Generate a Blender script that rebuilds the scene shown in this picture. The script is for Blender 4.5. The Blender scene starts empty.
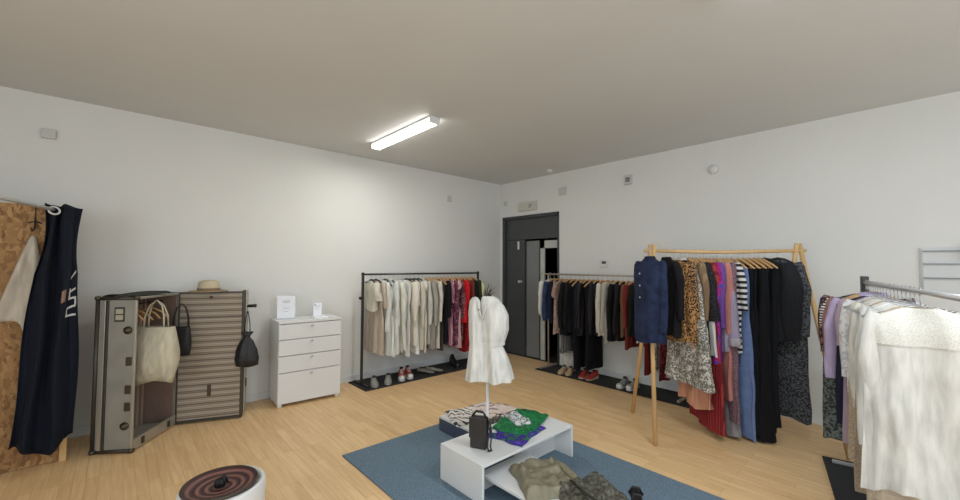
import bpy, bmesh, math, random
from math import sin, cos, pi, radians, atan2, sqrt
from mathutils import Vector, Matrix, noise
scene = bpy.context.scene
COL = scene.collection

# ------------------------------------------------------------------ helpers
def lin(c):
    return tuple((x/255/12.92 if x/255 <= .04045 else ((x/255+.055)/1.055)**2.4) for x in c)+(1,)

class MB:
    def __init__(s): s.v = []; s.f = []
    def box(s, x0, x1, y0, y1, z0, z1, M=None):
        b = len(s.v)
        p = [(x0,y0,z0),(x1,y0,z0),(x1,y1,z0),(x0,y1,z0),(x0,y0,z1),(x1,y0,z1),(x1,y1,z1),(x0,y1,z1)]
        if M: p = [tuple(M @ Vector(q)) for q in p]
        s.v += p
        s.f += [(b,b+3,b+2,b+1),(b+4,b+5,b+6,b+7),(b,b+1,b+5,b+4),(b+1,b+2,b+6,b+5),(b+2,b+3,b+7,b+6),(b+3,b,b+4,b+7)]
        return s
    def loft(s, rings, caps=True, closed=True):
        n = len(rings[0]); b = len(s.v)
        for r in rings: s.v += [tuple(p) for p in r]
        for i in range(len(rings)-1):
            for j in range(n if closed else n-1):
                k = (j+1) % n
                s.f.append((b+i*n+j, b+i*n+k, b+(i+1)*n+k, b+(i+1)*n+j))
        if caps and closed:
            s.f.append(tuple(b+j for j in range(n))[::-1])
            s.f.append(tuple(b+(len(rings)-1)*n+j for j in range(n)))
        return s
    def tube(s, path, r, n=10, caps=True, flat=1.0):
        path = [Vector(p) for p in path]; rs = r if isinstance(r, (list, tuple)) else [r]*len(path)
        rings = []; up = None
        for i, p in enumerate(path):
            d = (path[min(i+1, len(path)-1)]-path[max(i-1, 0)]).normalized()
            if up is None:
                up = Vector((0,0,1)) if abs(d.z) < .9 else Vector((1,0,0))
            a = d.cross(up)
            if a.length < 1e-5: a = d.cross(Vector((0,1,0)))
            a.normalize(); c = a.cross(d).normalized(); up = c
            rings.append([p + a*(cos(2*pi*k/n)*rs[i]) + c*(sin(2*pi*k/n)*rs[i]*flat) for k in range(n)])
        return s.loft(rings, caps)
    def lathe(s, prof, n=32, M=None, caps=True):
        rings = [[Vector((r*cos(2*pi*k/n), r*sin(2*pi*k/n), z)) for k in range(n)] for r, z in prof]
        if M: rings = [[M @ p for p in r] for r in rings]
        return s.loft(rings, caps)
    def grid(s, fn, nu, nv):
        b = len(s.v)
        for i in range(nu+1):
            for j in range(nv+1): s.v.append(tuple(fn(i/nu, j/nv)))
        for i in range(nu):
            for j in range(nv):
                a = b+i*(nv+1)+j; s.f.append((a, a+nv+1, a+nv+2, a+1))
        return s
    def build(s, name, mat, parent=None, smooth=False, bevel=0, solid=0, M=None, sub=0):
        me = bpy.data.meshes.new(name)
        me.from_pydata([tuple(v) for v in s.v], [], s.f); 
        bm = bmesh.new(); bm.from_mesh(me); bmesh.ops.recalc_face_normals(bm, faces=bm.faces); bm.to_mesh(me); bm.free()
        me.materials.append(mat)
        if smooth:
            me.polygons.foreach_set('use_smooth', [True]*len(me.polygons))
        o = bpy.data.objects.new(name, me); COL.objects.link(o)
        if parent: o.parent = parent
        if M is not None: o.matrix_local = M
        if bevel:
            m = o.modifiers.new('bevel', 'BEVEL'); m.width = bevel; m.segments = 2; m.limit_method = 'ANGLE'
        if solid:
            m = o.modifiers.new('solid', 'SOLIDIFY'); m.thickness = solid; m.offset = 0
        if sub:
            m = o.modifiers.new('sub', 'SUBSURF'); m.levels = sub; m.render_levels = sub
        return o

def tag(o, label, cat, group=None):
    o['label'] = label; o['category'] = cat
    if group: o['group'] = group
    return o
def thing(name, label, cat, loc=(0,0,0), rz=0, group=None):
    o = bpy.data.objects.new(name, None); o.empty_display_size = .1; COL.objects.link(o)
    o.location = loc; o.rotation_euler = (0, 0, rz)
    return tag(o, label, cat, group)
def struct(o): o['kind'] = 'structure'; return o
def T(x, y, z, rz=0): return Matrix.Translation((x, y, z)) @ Matrix.Rotation(rz, 4, 'Z')

# ------------------------------------------------------------------ materials
MATS = {}
def newmat(name):
    m = bpy.data.materials.new(name); m.use_nodes = True
    nt = m.node_tree; b = nt.nodes['Principled BSDF']
    return m, nt, b
def N(nt, t, **kw):
    n = nt.nodes.new(t)
    for k, v in kw.items():
        if k in n.inputs: n.inputs[k].default_value = v
        else: setattr(n, k, v)
    return n
def plain(name, c, rough=.6, metal=0, bump=0, bscale=200, alpha=1, trans=0, var=0, vscale=3, spec=None):
    if name in MATS: return MATS[name]
    m, nt, b = newmat(name)
    b.inputs['Base Color'].default_value = lin(c); b.inputs['Roughness'].default_value = rough
    b.inputs['Metallic'].default_value = metal
    if spec is not None: b.inputs['Specular IOR Level'].default_value = spec
    if trans: b.inputs['Transmission Weight'].default_value = trans
    if alpha < 1: b.inputs['Alpha'].default_value = alpha
    tc = N(nt, 'ShaderNodeTexCoord')
    nz = N(nt, 'ShaderNodeTexNoise', Scale=vscale, Detail=4.0); nt.links.new(tc.outputs['Object'], nz.inputs['Vector'])
    mx = N(nt, 'ShaderNodeMix', data_type='RGBA', blend_type='MULTIPLY')
    mx.inputs[0].default_value = 1; mx.inputs[6].default_value = lin(c)
    rp = N(nt, 'ShaderNodeValToRGB')
    lo = 1-var
    rp.color_ramp.elements[0].position = .3; rp.color_ramp.elements[0].color = (lo,lo,lo,1)
    rp.color_ramp.elements[1].position = .7; rp.color_ramp.elements[1].color = (1,1,1,1)
    nt.links.new(nz.outputs['Fac'], rp.inputs['Fac']); nt.links.new(rp.outputs['Color'], mx.inputs[7])
    nt.links.new(mx.outputs[2], b.inputs['Base Color'])
    if bump:
        n2 = N(nt, 'ShaderNodeTexNoise', Scale=bscale, Detail=2.0); nt.links.new(tc.outputs['Object'], n2.inputs['Vector'])
        bp = N(nt, 'ShaderNodeBump', Strength=bump, Distance=.01); nt.links.new(n2.outputs['Fac'], bp.inputs['Height'])
        nt.links.new(bp.outputs['Normal'], b.inputs['Normal'])
    MATS[name] = m; return m

def ramp(nt, stops, interp='LINEAR'):
    r = N(nt, 'ShaderNodeValToRGB'); cr = r.color_ramp; cr.interpolation = interp
    while len(cr.elements) < len(stops): cr.elements.new(.5)
    for e, (p, c) in zip(cr.elements, stops): e.position = p; e.color = lin(c)
    return r

def fab(c, pat=None, c2=None, c3=None, scale=1.0, rough=.9, alpha=1.0):
    """cloth: vertical crease bump plus a printed pattern"""
    key = ('fab', c, pat, c2, c3, scale, rough, alpha)
    if key in MATS: return MATS[key]
    m, nt, b = newmat('cloth'); L = nt.links
    b.inputs['Roughness'].default_value = rough
    b.inputs['Specular IOR Level'].default_value = .25
    if alpha < 1: b.inputs['Alpha'].default_value = alpha
    tc = N(nt, 'ShaderNodeTexCoord')
    mp = N(nt, 'ShaderNodeMapping'); mp.inputs['Scale'].default_value = (28, 28, 6)
    L.new(tc.outputs['Object'], mp.inputs['Vector'])
    nz = N(nt, 'ShaderNodeTexNoise', Scale=1.0, Detail=3.0); L.new(mp.outputs['Vector'], nz.inputs['Vector'])
    bp = N(nt, 'ShaderNodeBump', Strength=.38, Distance=.012); L.new(nz.outputs['Fac'], bp.inputs['Height'])
    L.new(bp.outputs['Normal'], b.inputs['Normal'])
    c2 = c2 or tuple(max(0, x-60) for x in c); c3 = c3 or c2
    if pat is None:
        r = ramp(nt, [(.3, tuple(int(x*.86) for x in c)), (.7, c)]); L.new(nz.outputs['Fac'], r.inputs['Fac']); out = r.outputs['Color']
    elif pat == 'leopard':
        v = N(nt, 'ShaderNodeTexVoronoi', Scale=62*scale, Randomness=.9); L.new(tc.outputs['Object'], v.inputs['Vector'])
        r = ramp(nt, [(0, c3), (.22, c2), (.42, c2), (.5, c), (1, c)]); L.new(v.outputs['Distance'], r.inputs['Fac']); out = r.outputs['Color']
    elif pat == 'stripe_z':
        w = N(nt, 'ShaderNodeTexWave', bands_direction='Z', Scale=9*scale, Distortion=.4); L.new(tc.outputs['Object'], w.inputs['Vector'])
        r = ramp(nt, [(0, c), (.5, c2)], 'CONSTANT'); L.new(w.outputs['Fac'], r.inputs['Fac']); out = r.outputs['Color']
    elif pat == 'stripe_x':
        w = N(nt, 'ShaderNodeTexWave', bands_direction='X', Scale=12*scale, Distortion=.5); L.new(tc.outputs['Object'], w.inputs['Vector'])
        r = ramp(nt, [(0, c), (.5, c2)], 'CONSTANT'); L.new(w.outputs['Fac'], r.inputs['Fac']); out = r.outputs['Color']
    elif pat == 'floral':
        n2 = N(nt, 'ShaderNodeTexNoise', Scale=16*scale, Detail=2.0, Distortion=1.5); L.new(tc.outputs['Object'], n2.inputs['Vector'])
        r = ramp(nt, [(0, c2), (.42, c2), (.46, c), (.58, c), (.62, c3)]); L.new(n2.outputs['Fac'], r.inputs['Fac']); out = r.outputs['Color']
    elif pat == 'speckle':
        n2 = N(nt, 'ShaderNodeTexNoise', Scale=85*scale, Detail=2.0); L.new(tc.outputs['Object'], n2.inputs['Vector'])
        r = ramp(nt, [(.42, c), (.58, c2)]); L.new(n2.outputs['Fac'], r.inputs['Fac']); out = r.outputs['Color']
    elif pat == 'snake':
        w = N(nt, 'ShaderNodeTexWave', bands_direction='DIAGONAL', Scale=7*scale, Distortion=9.0, Detail=3.0); L.new(tc.outputs['Object'], w.inputs['Vector'])
        r = ramp(nt, [(0, c2), (.16, c2), (.26, c)]); L.new(w.outputs['Fac'], r.inputs['Fac']); out = r.outputs['Color']
    elif pat == 'denim':
        n2 = N(nt, 'ShaderNodeTexNoise', Scale=14*scale, Detail=6.0); L.new(tc.outputs['Object'], n2.inputs['Vector'])
        r = ramp(nt, [(.3, c), (.75, c2)]); L.new(n2.outputs['Fac'], r.inputs['Fac']); out = r.outputs['Color']
    elif pat == 'lace':
        v = N(nt, 'ShaderNodeTexVoronoi', Scale=70*scale, feature='DISTANCE_TO_EDGE'); L.new(tc.outputs['Object'], v.inputs['Vector'])
        r = ramp(nt, [(0, c), (.12, c), (.2, c2)]); L.new(v.outputs['Distance'], r.inputs['Fac']); out = r.outputs['Color']
    L.new(out, b.inputs['Base Color'])
    MATS[key] = m; return m

# setting materials
def wall_mat(name, c):
    return plain(name, c, rough=.85, bump=.12, bscale=120, var=.035, vscale=1.2, spec=.3)
M_wall = wall_mat('wall_paint', (222, 222, 217))
M_ceil = wall_mat('ceiling_paint', (214, 216, 215))
M_trim = plain('trim_paint', (214, 216, 214), .5)
M_frame = plain('door_frame_grey', (62, 64, 67), .45, var=.1)
M_door = plain('door_leaf_grey', (70, 72, 74), .4, var=.12)
M_doorgloss = plain('door_glossy_grey', (124, 127, 126), .25, var=.1)
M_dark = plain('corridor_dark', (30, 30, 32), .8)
M_lightframe = plain('corridor_frame', (186, 188, 182), .6)
M_white = plain('white_lacquer', (222, 223, 221), .35, var=.02)
M_whiteplastic = plain('white_plastic', (215, 215, 210), .4)
M_greyplastic = plain('grey_plastic', (196, 196, 190), .5)
M_metal = plain('dark_steel', (70, 68, 66), .35, metal=.8)
M_steel = plain('brushed_steel', (176, 164, 146), .45, metal=.2)
M_chrome = plain('chrome', (196, 196, 196), .3, metal=.6)
M_black = plain('black_plastic', (22, 22, 24), .45)
M_mat = plain('black_rubber', (38, 39, 40), .85, bump=.3, bscale=300, var=.15)
M_pine = plain('pine_wood', (214, 176, 122), .5, var=.14, vscale=6)
M_hwood = plain('hanger_wood', (196, 156, 106), .45, var=.15, vscale=20)

def floor_mat():
    m, nt, b = newmat('oak_laminate'); L = nt.links
    tc = N(nt, 'ShaderNodeTexCoord')
    mp = N(nt, 'ShaderNodeMapping'); mp.inputs['Rotation'].default_value = (0, 0, radians(90)); L.new(tc.outputs['Object'], mp.inputs['Vector'])
    br = N(nt, 'ShaderNodeTexBrick', Scale=1.0); L.new(mp.outputs['Vector'], br.inputs['Vector'])
    br.inputs['Color1'].default_value = lin((240, 206, 156)); br.inputs['Color2'].default_value = lin((229, 192, 141))
    br.inputs['Mortar'].default_value = lin((204, 166, 116)); br.inputs['Mortar Size'].default_value = .0012
    br.inputs['Brick Width'].default_value = .52; br.inputs['Row Height'].default_value = .066; br.inputs['Bias'].default_value = 0
    br.offset = .37; br.offset_frequency = 3
    m2 = N(nt, 'ShaderNodeMapping'); m2.inputs['Scale'].default_value = (45, 3, 1); L.new(tc.outputs['Object'], m2.inputs['Vector'])
    nz = N(nt, 'ShaderNodeTexNoise', Scale=1.0, Detail=5.0, Distortion=.4); L.new(m2.outputs['Vector'], nz.inputs['Vector'])
    rp = ramp(nt, [(.3, (236, 231, 225)), (.7, (255, 255, 255))]); L.new(nz.outputs['Fac'], rp.inputs['Fac'])
    mx = N(nt, 'ShaderNodeMix', data_type='RGBA', blend_type='MULTIPLY'); mx.inputs[0].default_value = 1
    L.new(br.outputs['Color'], mx.inputs[6]); L.new(rp.outputs['Color'], mx.inputs[7]); L.new(mx.outputs[2], b.inputs['Base Color'])
    b.inputs['Roughness'].default_value = .42; b.inputs['Specular IOR Level'].default_value = .35
    return m
M_floor = floor_mat()

def osb_mat():
    m, nt, b = newmat('osb_board'); L = nt.links
    tc = N(nt, 'ShaderNodeTexCoord')
    nz = N(nt, 'ShaderNodeTexNoise', Scale=6.0, Detail=3.0); L.new(tc.outputs['Object'], nz.inputs['Vector'])
    mx = N(nt, 'ShaderNodeMix', data_type='VECTOR'); mx.inputs[0].default_value = .12
    L.new(tc.outputs['Object'], mx.inputs[4]); L.new(nz.outputs['Color'], mx.inputs[5])
    mp = N(nt, 'ShaderNodeMapping'); mp.inputs['Scale'].default_value = (1, 1, .45); mp.inputs['Rotation'].default_value = (0, .5, 0); L.new(mx.outputs[1], mp.inputs['Vector'])
    v = N(nt, 'ShaderNodeTexVoronoi', Scale=60.0); L.new(mp.outputs['Vector'], v.inputs['Vector'])
    sp = N(nt, 'ShaderNodeSeparateColor'); L.new(v.outputs['Color'], sp.inputs[0])
    r = ramp(nt, [(0, (118, 84, 48)), (.3, (150, 112, 68)), (.6, (160, 122, 76)), (.85, (176, 138, 92)), (1, (128, 92, 54))]); L.new(sp.outputs[0], r.inputs['Fac'])
    L.new(r.outputs['Color'], b.inputs['Base Color']); b.inputs['Roughness'].default_value = .75
    bp = N(nt, 'ShaderNodeBump', Strength=.3, Distance=.004); L.new(sp.outputs[1], bp.inputs['Height']); L.new(bp.outputs['Normal'], b.inputs['Normal'])
    return m
M_osb = osb_mat()

def carpet_mat():
    m, nt, b = newmat('blue_carpet'); L = nt.links
    tc = N(nt, 'ShaderNodeTexCoord')
    n1 = N(nt, 'ShaderNodeTexNoise', Scale=160.0, Detail=2.0); L.new(tc.outputs['Object'], n1.inputs['Vector'])
    r = ramp(nt, [(.3, (84, 102, 116)), (.7, (124, 144, 158))]); L.new(n1.outputs['Fac'], r.inputs['Fac'])
    L.new(r.outputs['Color'], b.inputs['Base Color']); b.inputs['Roughness'].default_value = .95; b.inputs['Specular IOR Level'].default_value = .1
    bp = N(nt, 'ShaderNodeBump', Strength=.6, Distance=.006); L.new(n1.outputs['Fac'], bp.inputs['Height']); L.new(bp.outputs['Normal'], b.inputs['Normal'])
    return m
M_carpet = carpet_mat()

def emis(name, c, s):
    m, nt, b = newmat(name); b.inputs['Base Color'].default_value = lin(c)
    b.inputs['Emission Color'].default_value = lin(c); b.inputs['Emission Strength'].default_value = s
    return m

# ------------------------------------------------------------------ room shell
H = 3.024
X0, Y0 = -8.0, -8.2
struct(MB().box(X0, 0, Y0, 0, -.1, 0).build('floor', M_floor))
struct(MB().box(X0-.15, .15, Y0-.15, .15, H, H+.12).build('ceiling', M_ceil))
struct(MB().box(X0-.15, .15, 0, .15, -.1, H).build('wall_left', M_wall))
DY0, DY1, DZ = -.065, -1.30, 2.41           # doorway in the right wall
w = MB()
w.box(0, .15, Y0-.15, DY1, -.1, H); w.box(0, .15, DY1, DY0, DZ, H); w.box(0, .15, DY0, 0, -.1, H)
struct(w.build('wall_right', M_wall))
w = MB()
w.box(X0-.15, X0, Y0, 0, -.1, .9); w.box(X0-.15, X0, Y0, 0, 2.6, H); w.box(X0-.15, X0, Y0, -7, .9, 2.6); w.box(X0-.15, X0, -3.6, 0, .9, 2.6)
struct(w.build('wall_far_side', M_wall))
w = MB()
w.box(X0, 0, Y0-.15, Y0, -.1, .6); w.box(X0, 0, Y0-.15, Y0, 2.7, H); w.box(X0, -6.6, Y0-.15, Y0, .6, 2.7); w.box(-1.2, 0, Y0-.15, Y0, .6, 2.7)
struct(w.build('wall_behind', M_wall))
for nm, args in (('window_1', (-6.6, -1.2, Y0-.09, Y0-.05, .6, 2.7)), ('window_2', (X0-.09, X0-.05, -7, -3.6, .9, 2.6))):
    a = args; f = MB(); t = .06
    if nm == 'window_1':
        f.box(a[0], a[1], a[2], a[3], a[4], a[4]+t); f.box(a[0], a[1], a[2], a[3], a[5]-t, a[5])
        for k in range(5):
            x = a[0]+(a[1]-a[0]-t)*k/4; f.box(x, x+t, a[2], a[3], a[4], a[5])
    else:
        f.box(a[0], a[1], a[2], a[3], a[4], a[4]+t); f.box(a[0], a[1], a[2], a[3], a[5]-t, a[5])
        for k in range(4):
            y = a[2]+(a[3]-a[2]-t)*k/3; f.box(a[0], a[1], y, y+t, a[4], a[5])
    struct(f.build(nm, M_frame))
struct(MB().box(X0, 0, -.014, 0, 0, .085).build('baseboard_left', M_trim, bevel=.003))
struct(MB().box(-.014, 0, Y0, DY1-.02, 0, .085).build('baseboard_right', M_trim, bevel=.003))

# door
f = MB(); t = .055
f.box(-.02, .15, DY0-t, DY0, 0, DZ); f.box(-.02, .15, DY1, DY1+t*.5, 0, DZ); f.box(-.02, .15, DY1, DY0, DZ-t, DZ)
struct(f.build('door_1', M_frame, bevel=.004))
d = bpy.data.objects['door_1']
MB().box(.03, .06, DY1+.03, DY0-t, 2.0, DZ-t).build('transom_panel', M_door, d)
leaf = MB().box(.03, .07, -.55, DY0-t, .01, 1.995).build('door_leaf', M_door, d, bevel=.003)
MB().box(.018, .03, -.43, -.395, 1.83, 1.97).build('white_sticker', M_whiteplastic, leaf)
k = MB(); k.lathe([(.028, 0), (.028, .012), (.012, .014), (.012, .04), (.026, .045), (.024, .065), (.001, .068)], 20, T(.03, -.47, 1.27) @ Matrix.Rotation(-pi/2, 4, 'Y'))
k.build('door_knob', M_chrome, leaf, True)
MB().box(.06, .09, -.84, -.565, .01, 1.97).build('glossy_side_leaf', M_doorgloss, d, bevel=.003)
# corridor behind the door
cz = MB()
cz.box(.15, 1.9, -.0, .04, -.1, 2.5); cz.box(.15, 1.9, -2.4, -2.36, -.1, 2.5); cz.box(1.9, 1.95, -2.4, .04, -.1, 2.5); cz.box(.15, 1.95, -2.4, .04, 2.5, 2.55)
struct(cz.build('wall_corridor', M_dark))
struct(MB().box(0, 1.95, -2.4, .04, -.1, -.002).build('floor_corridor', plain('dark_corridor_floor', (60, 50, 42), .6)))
fr = MB(); fr.box(.075, .1, -1.3, -.86, 1.84, 1.965); fr.box(.075, .1, -.945, -.86, 0, 1.965)
struct(fr.build('door_2', M_lightframe))

# ------------------------------------------------------------------ small wall devices
def tag_box(name, label, cat, args, mat, bevel=.004):
    return tag(MB().box(*args).build(name, mat, bevel=bevel), label, cat)
ex = thing('exit_sign', 'small grey emergency sign box mounted above the dark door', 'sign', (0, -.66, 2.555))
MB().box(-.035, 0, -.2, .2, -.075, .075).build('housing', M_greyplastic, ex, bevel=.006)
MB().box(-.038, -.0352, -.185, .185, -.058, .058).build('sign_face', plain('sign_face', (196, 195, 184), .4), ex)
s_ = MB(); s_.box(-.0395, -.0382, -.09, -.03, -.006, .006); s_.box(-.0395, -.0382, -.075, -.045, -.03, -.015); s_.box(-.0395, -.0382, -.11, -.05, .015, .03)
s_.build('pictogram', plain('sign_mark', (120, 120, 112), .5), ex)
tag_box('alarm_sensor', 'small pale square sensor high on the left wall above the curtain', 'sensor', (-5.68, -5.59, -.035, 0, 2.64, 2.72), M_greyplastic)
tag_box('wall_sensor', 'tiny pale sensor high on the left wall above the rack of white clothes', 'sensor', (-1.23, -1.16, -.03, 0, 2.58, 2.67), M_greyplastic)
tag_box('junction_cover', 'tiny square cover plate in the corner left of the emergency sign', 'cover plate', (-.02, 0, -.17, -.09, 2.62, 2.7), M_greyplastic)
tag_box('wall_box', 'pale square box on the right wall just right of the dark door top', 'cover plate', (-.03, 0, -1.44, -1.31, 2.66, 2.78), M_greyplastic)
dsn = thing('wall_detector', 'grey rectangular detector high on the right wall above the thermostat', 'sensor', (0, -2.47, 2.73))
MB().box(-.04, 0, -.05, .05, -.065, .065).build('housing', M_greyplastic, dsn, bevel=.005)
MB().box(-.045, -.04, -.03, .03, -.035, .03).build('lens', plain('sensor_lens', (120, 120, 118), .3), dsn)
o = MB().lathe([(.055, 0), (.055, .02), (.04, .035), (.001, .036)], 24, T(0, -3.52, 2.69) @ Matrix.Rotation(-pi/2, 4, 'Y')).build('round_sensor', M_whiteplastic, None, True)
tag(o, 'round white disc sensor on the right wall above the wooden rack', 'sensor')
o = MB().lathe([(.05, 0), (.05, -.02), (.035, -.035), (.001, -.036)], 24, T(-.27, -1.32, H)).build('smoke_detector', M_whiteplastic, None, True)
tag(o, 'small round smoke detector on the ceiling near the corner door', 'smoke detector')
th = thing('thermostat', 'small white thermostat on the wall above the rack of dark clothes', 'thermostat', (0, -2.08, 1.58))
MB().box(-.025, 0, -.06, .06, -.055, .055).build('housing', M_whiteplastic, th, bevel=.005)
MB().box(-.028, -.025, -.045, .02, .0, .035).build('display', plain('thermostat_display', (60, 62, 62), .3), th)
pn = thing('wall_grid', 'white wall panel with three thin horizontal rails above the right rack', 'wall rack', (0, -5.4, 1.52))
MB().box(-.012, 0, -.3, .28, -.2, .2).build('back_panel', plain('pale_panel', (208, 210, 208), .5), pn, bevel=.003)
for z in (.17, .06, -.06): MB().box(-.03, -.012, -.28, .26, z-.006, z+.004).build('rail', plain('panel_rail', (120, 122, 122), .4, metal=.4), pn)
for y in (.262, -.285): MB().box(-.026, -.012, y-.004, y+.004, -.19, .19).build('upright', M_greyplastic, pn)
pw = tag_box('wall_switch_box', 'white box on the wall at the right end of the thin railed panel', 'switch box', (-.06, -.03, -5.56, -5.37, 1.6, 1.74), M_white)

# ------------------------------------------------------------------ ceiling lights
def batten(x, y, label, L=1.22, s=26, c=(255, 253, 248)):
    t = thing('ceiling_light', label, 'ceiling light', (x, y, H))
    MB().box(-.06, .06, -L/2, L/2, -.022, 0).build('housing', M_white, t, bevel=.006)
    MB().box(-.056, .056, -L/2+.01, L/2-.01, -.07, -.022).build('diffuser', emis('light_diffuser', c, s), t, bevel=.02)
    for e in (-1, 1): MB().box(-.06, .06, min(e*L/2, e*(L/2-.012)), max(e*L/2, e*(L/2-.012)), -.072, -.0225).build('end_cap', M_white, t)
batten(-2.87, -1.31, 'lit white linear ceiling light near the far corner of the room', s=7)
batten(-2.85, -5.12, 'lit linear ceiling light just above the top of the view', s=9, c=(225, 238, 255))
batten(-5.9, -6.0, 'added unseen linear ceiling light behind the camera position', s=6)  # fitting added out of view for more light in the room

def area(name, loc, rot, sx, sy, e, c=(1,1,1)):
    l = bpy.data.lights.new(name, 'AREA'); l.shape = 'RECTANGLE'; l.size = sx; l.size_y = sy; l.energy = e; l.color = c
    o = bpy.data.objects.new(name, l); COL.objects.link(o); o.location = loc; o.rotation_euler = rot; return o
area('batten_lamp', (-2.87, -1.31, H-.1), (0, 0, 0), .14, 1.2, 17, (1, .98, .95))
area('batten_lamp', (-2.85, -5.12, H-.1), (0, 0, 0), .14, 1.2, 27, (.86, .93, 1))
area('batten_lamp', (-5.9, -6.0, H-.1), (0, 0, 0), .14, 1.2, 16, (1, .98, .95))  # lamp of the added, unseen fitting behind the camera
area('window_fill', (-3.9, Y0+.05, 1.65), (radians(105), 0, 0), 5.2, 2.0, 62, (.86, .93, 1))  # unseen back window; lamp tilted up as general fill for the ceiling
area('window_fill', (X0+.05, -5.3, 1.75), (0, radians(-105), 0), 1.6, 3.3, 72, (.86, .93, 1))  # added fill at the unseen side window, to brighten the right wall
wd = bpy.data.worlds.new('World'); scene.world = wd; wd.use_nodes = True
wd.node_tree.nodes['Background'].inputs[0].default_value = (.75, .85, 1, 1); wd.node_tree.nodes['Background'].inputs[1].default_value = 1.0

# ------------------------------------------------------------------ camera
yaw, pitch, roll = 0.8322350584, 0.0383310880, 0.0047493937
fw = Vector((cos(pitch)*cos(yaw), cos(pitch)*sin(yaw), sin(pitch)))
rt = fw.cross(Vector((0,0,1))).normalized(); up = rt.cross(fw)
r2 = rt*cos(roll)+up*sin(roll); u2 = -rt*sin(roll)+up*cos(roll)
cam = bpy.data.objects.new('camera', bpy.data.cameras.new('camera')); COL.objects.link(cam)
cam.matrix_world = Matrix(((r2.x, u2.x, -fw.x, -5.16433), (r2.y, u2.y, -fw.y, -5.11324), (r2.z, u2.z, -fw.z, 1.55), (0,0,0,1)))
cam.data.sensor_width = 36; cam.data.lens = 399.045/960*36; cam.data.clip_start = .05
scene.camera = cam
scene.view_settings.view_transform = 'Standard'
scene.view_settings.exposure = 0.17

# ------------------------------------------------------------------ garments
def hanger_parts(kind):
    key = 'HG_'+kind
    if key in MATS: return MATS[key]
    arm = MB()
    if kind in ('wood', 'black'):
        arm.tube([(-.205, 0, -.155), (-.15, 0, -.125), (-.06, 0, -.082), (0, 0, -.072), (.06, 0, -.082), (.15, 0, -.125), (.205, 0, -.155)],
                 [.007, .011, .013, .014, .013, .011, .007], 8)
        if kind == 'wood': arm.tube([(-.19, 0, -.15), (0, 0, -.153), (.19, 0, -.15)], .0045, 6)
    else:
        arm.tube([(-.2, 0, -.15), (-.03, 0, -.075), (0, 0, -.068), (.03, 0, -.075), (.2, 0, -.15), (0, 0, -.155), (-.2, 0, -.15)], .005 if kind == 'plastic' else .003, 6)
    hk = MB().tube([(0, 0, -.07), (0, 0, -.03), (0, .006, -.017)]+[(0, .020*sin(a), -.0+.020*-cos(a)) for a in [radians(x) for x in range(30, 285, 32)]], .0028, 6)
    m = {'wood': M_hwood, 'black': M_black, 'plastic': M_whiteplastic, 'wire': M_chrome}[kind]
    a = arm.build('coat_hanger', m, None, True); h = hk.build('hook', M_chrome, a, True)
    me_a, me_h = a.data, h.data
    bpy.data.objects.remove(h); bpy.data.objects.remove(a)
    MATS[key] = (me_a, me_h); return MATS[key]
def hanger(kind, loc, rz, label, group):
    a, h = hanger_parts(kind)
    o = bpy.data.objects.new('coat_hanger', a); COL.objects.link(o); o.location = loc; o.rotation_euler = (0, 0, rz)
    tag(o, label, 'hanger', group)
    c = bpy.data.objects.new('hook', h); COL.objects.link(c); c.parent = o
    return o

def crumple(rings, a, sd, top=0, k=(10, 10, 1.7)):
    for r in rings:
        for j, p in enumerate(r):
            f = min(1, .25+(top-p[2])*2.2)
            q = Vector((p[0]*k[0]+sd, p[1]*k[1]+sd*.3, p[2]*k[2]-sd))
            q2 = Vector((p[0]*24-sd, p[1]*24, p[2]*5+sd))
            n1 = noise.noise(q); n2 = noise.noise(q+Vector((31, 7, 3))); n3 = noise.noise(q2)
            r[j] = (p[0]+a*1.3*n2*f+a*.5*n3*f, p[1]+a*1.8*n1*f+a*.9*n3*f, p[2]+(a*1.2*n2 if f > .9 else 0))
def body_mesh(rng, sh=.2, L=.7, th=.035, flare=1.0, waist=None, amp=.012, neck=.062, top=-.083, kf=None, square=False, hem=.01):
    n = 60; lv = [top, top-.006, top-.022, top-.045, top-.068, top-.095]
    k = 28
    lv += [lv[-1]-(L+lv[-1])*((i+1)/k) for i in range(k)]
    if square: lv = [-.15-(L-.15)*i/22 for i in range(23)]
    ph = rng.random()*6.28; ph2 = rng.random()*6.28; kf = kf or rng.uniform(2.5, 4.5); tw = rng.uniform(-1, 1)
    bend = rng.uniform(-.012, .012)
    rings = []
    for z in lv:
        t = (top-z)/(L+top) if not square else (-.15-z)/(L-.15)
        t = max(0, min(1, t))
        if square: w = sh*(1+(flare-1)*t)
        else:
            q = min(1, (top-z)/.068); w = neck+(sh-neck)*(q**.85) if q < 1 else sh*(1+(flare-1)*((t)**1.2))
        if waist and z < -.2:
            g = math.exp(-((z+waist[0])/.09)**2); w *= 1-(1-waist[1])*g
        thh = th*(.45+.55*min(1, (top-z)/.12)) if not square else th*(.5+.7*t)
        a = amp*min(1, .15+t*1.3)
        ring = []
        for j in range(n):
            an = 2*pi*j/n; c, s = cos(an), sin(an)
            c = math.copysign(abs(c)**.75, c)
            x = w*c; y = thh*s
            y += a*sin(kf*x/sh+ph+tw*t*2)+a*.5*sin(kf*2.3*x/sh+ph2)+bend*t*2
            y += a*.7*t*sin(9*an+ph2)*.6
            x += a*.5*sin(5*an+ph)
            zz = z+(hem*sin(3*an+ph) if t > .97 else 0)
            ring.append((x, y, zz))
        rings.append(ring)
    sd = rng.random()*50; crumple(rings, amp*.9, sd, top)
    return MB().loft(rings, caps=False)

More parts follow.
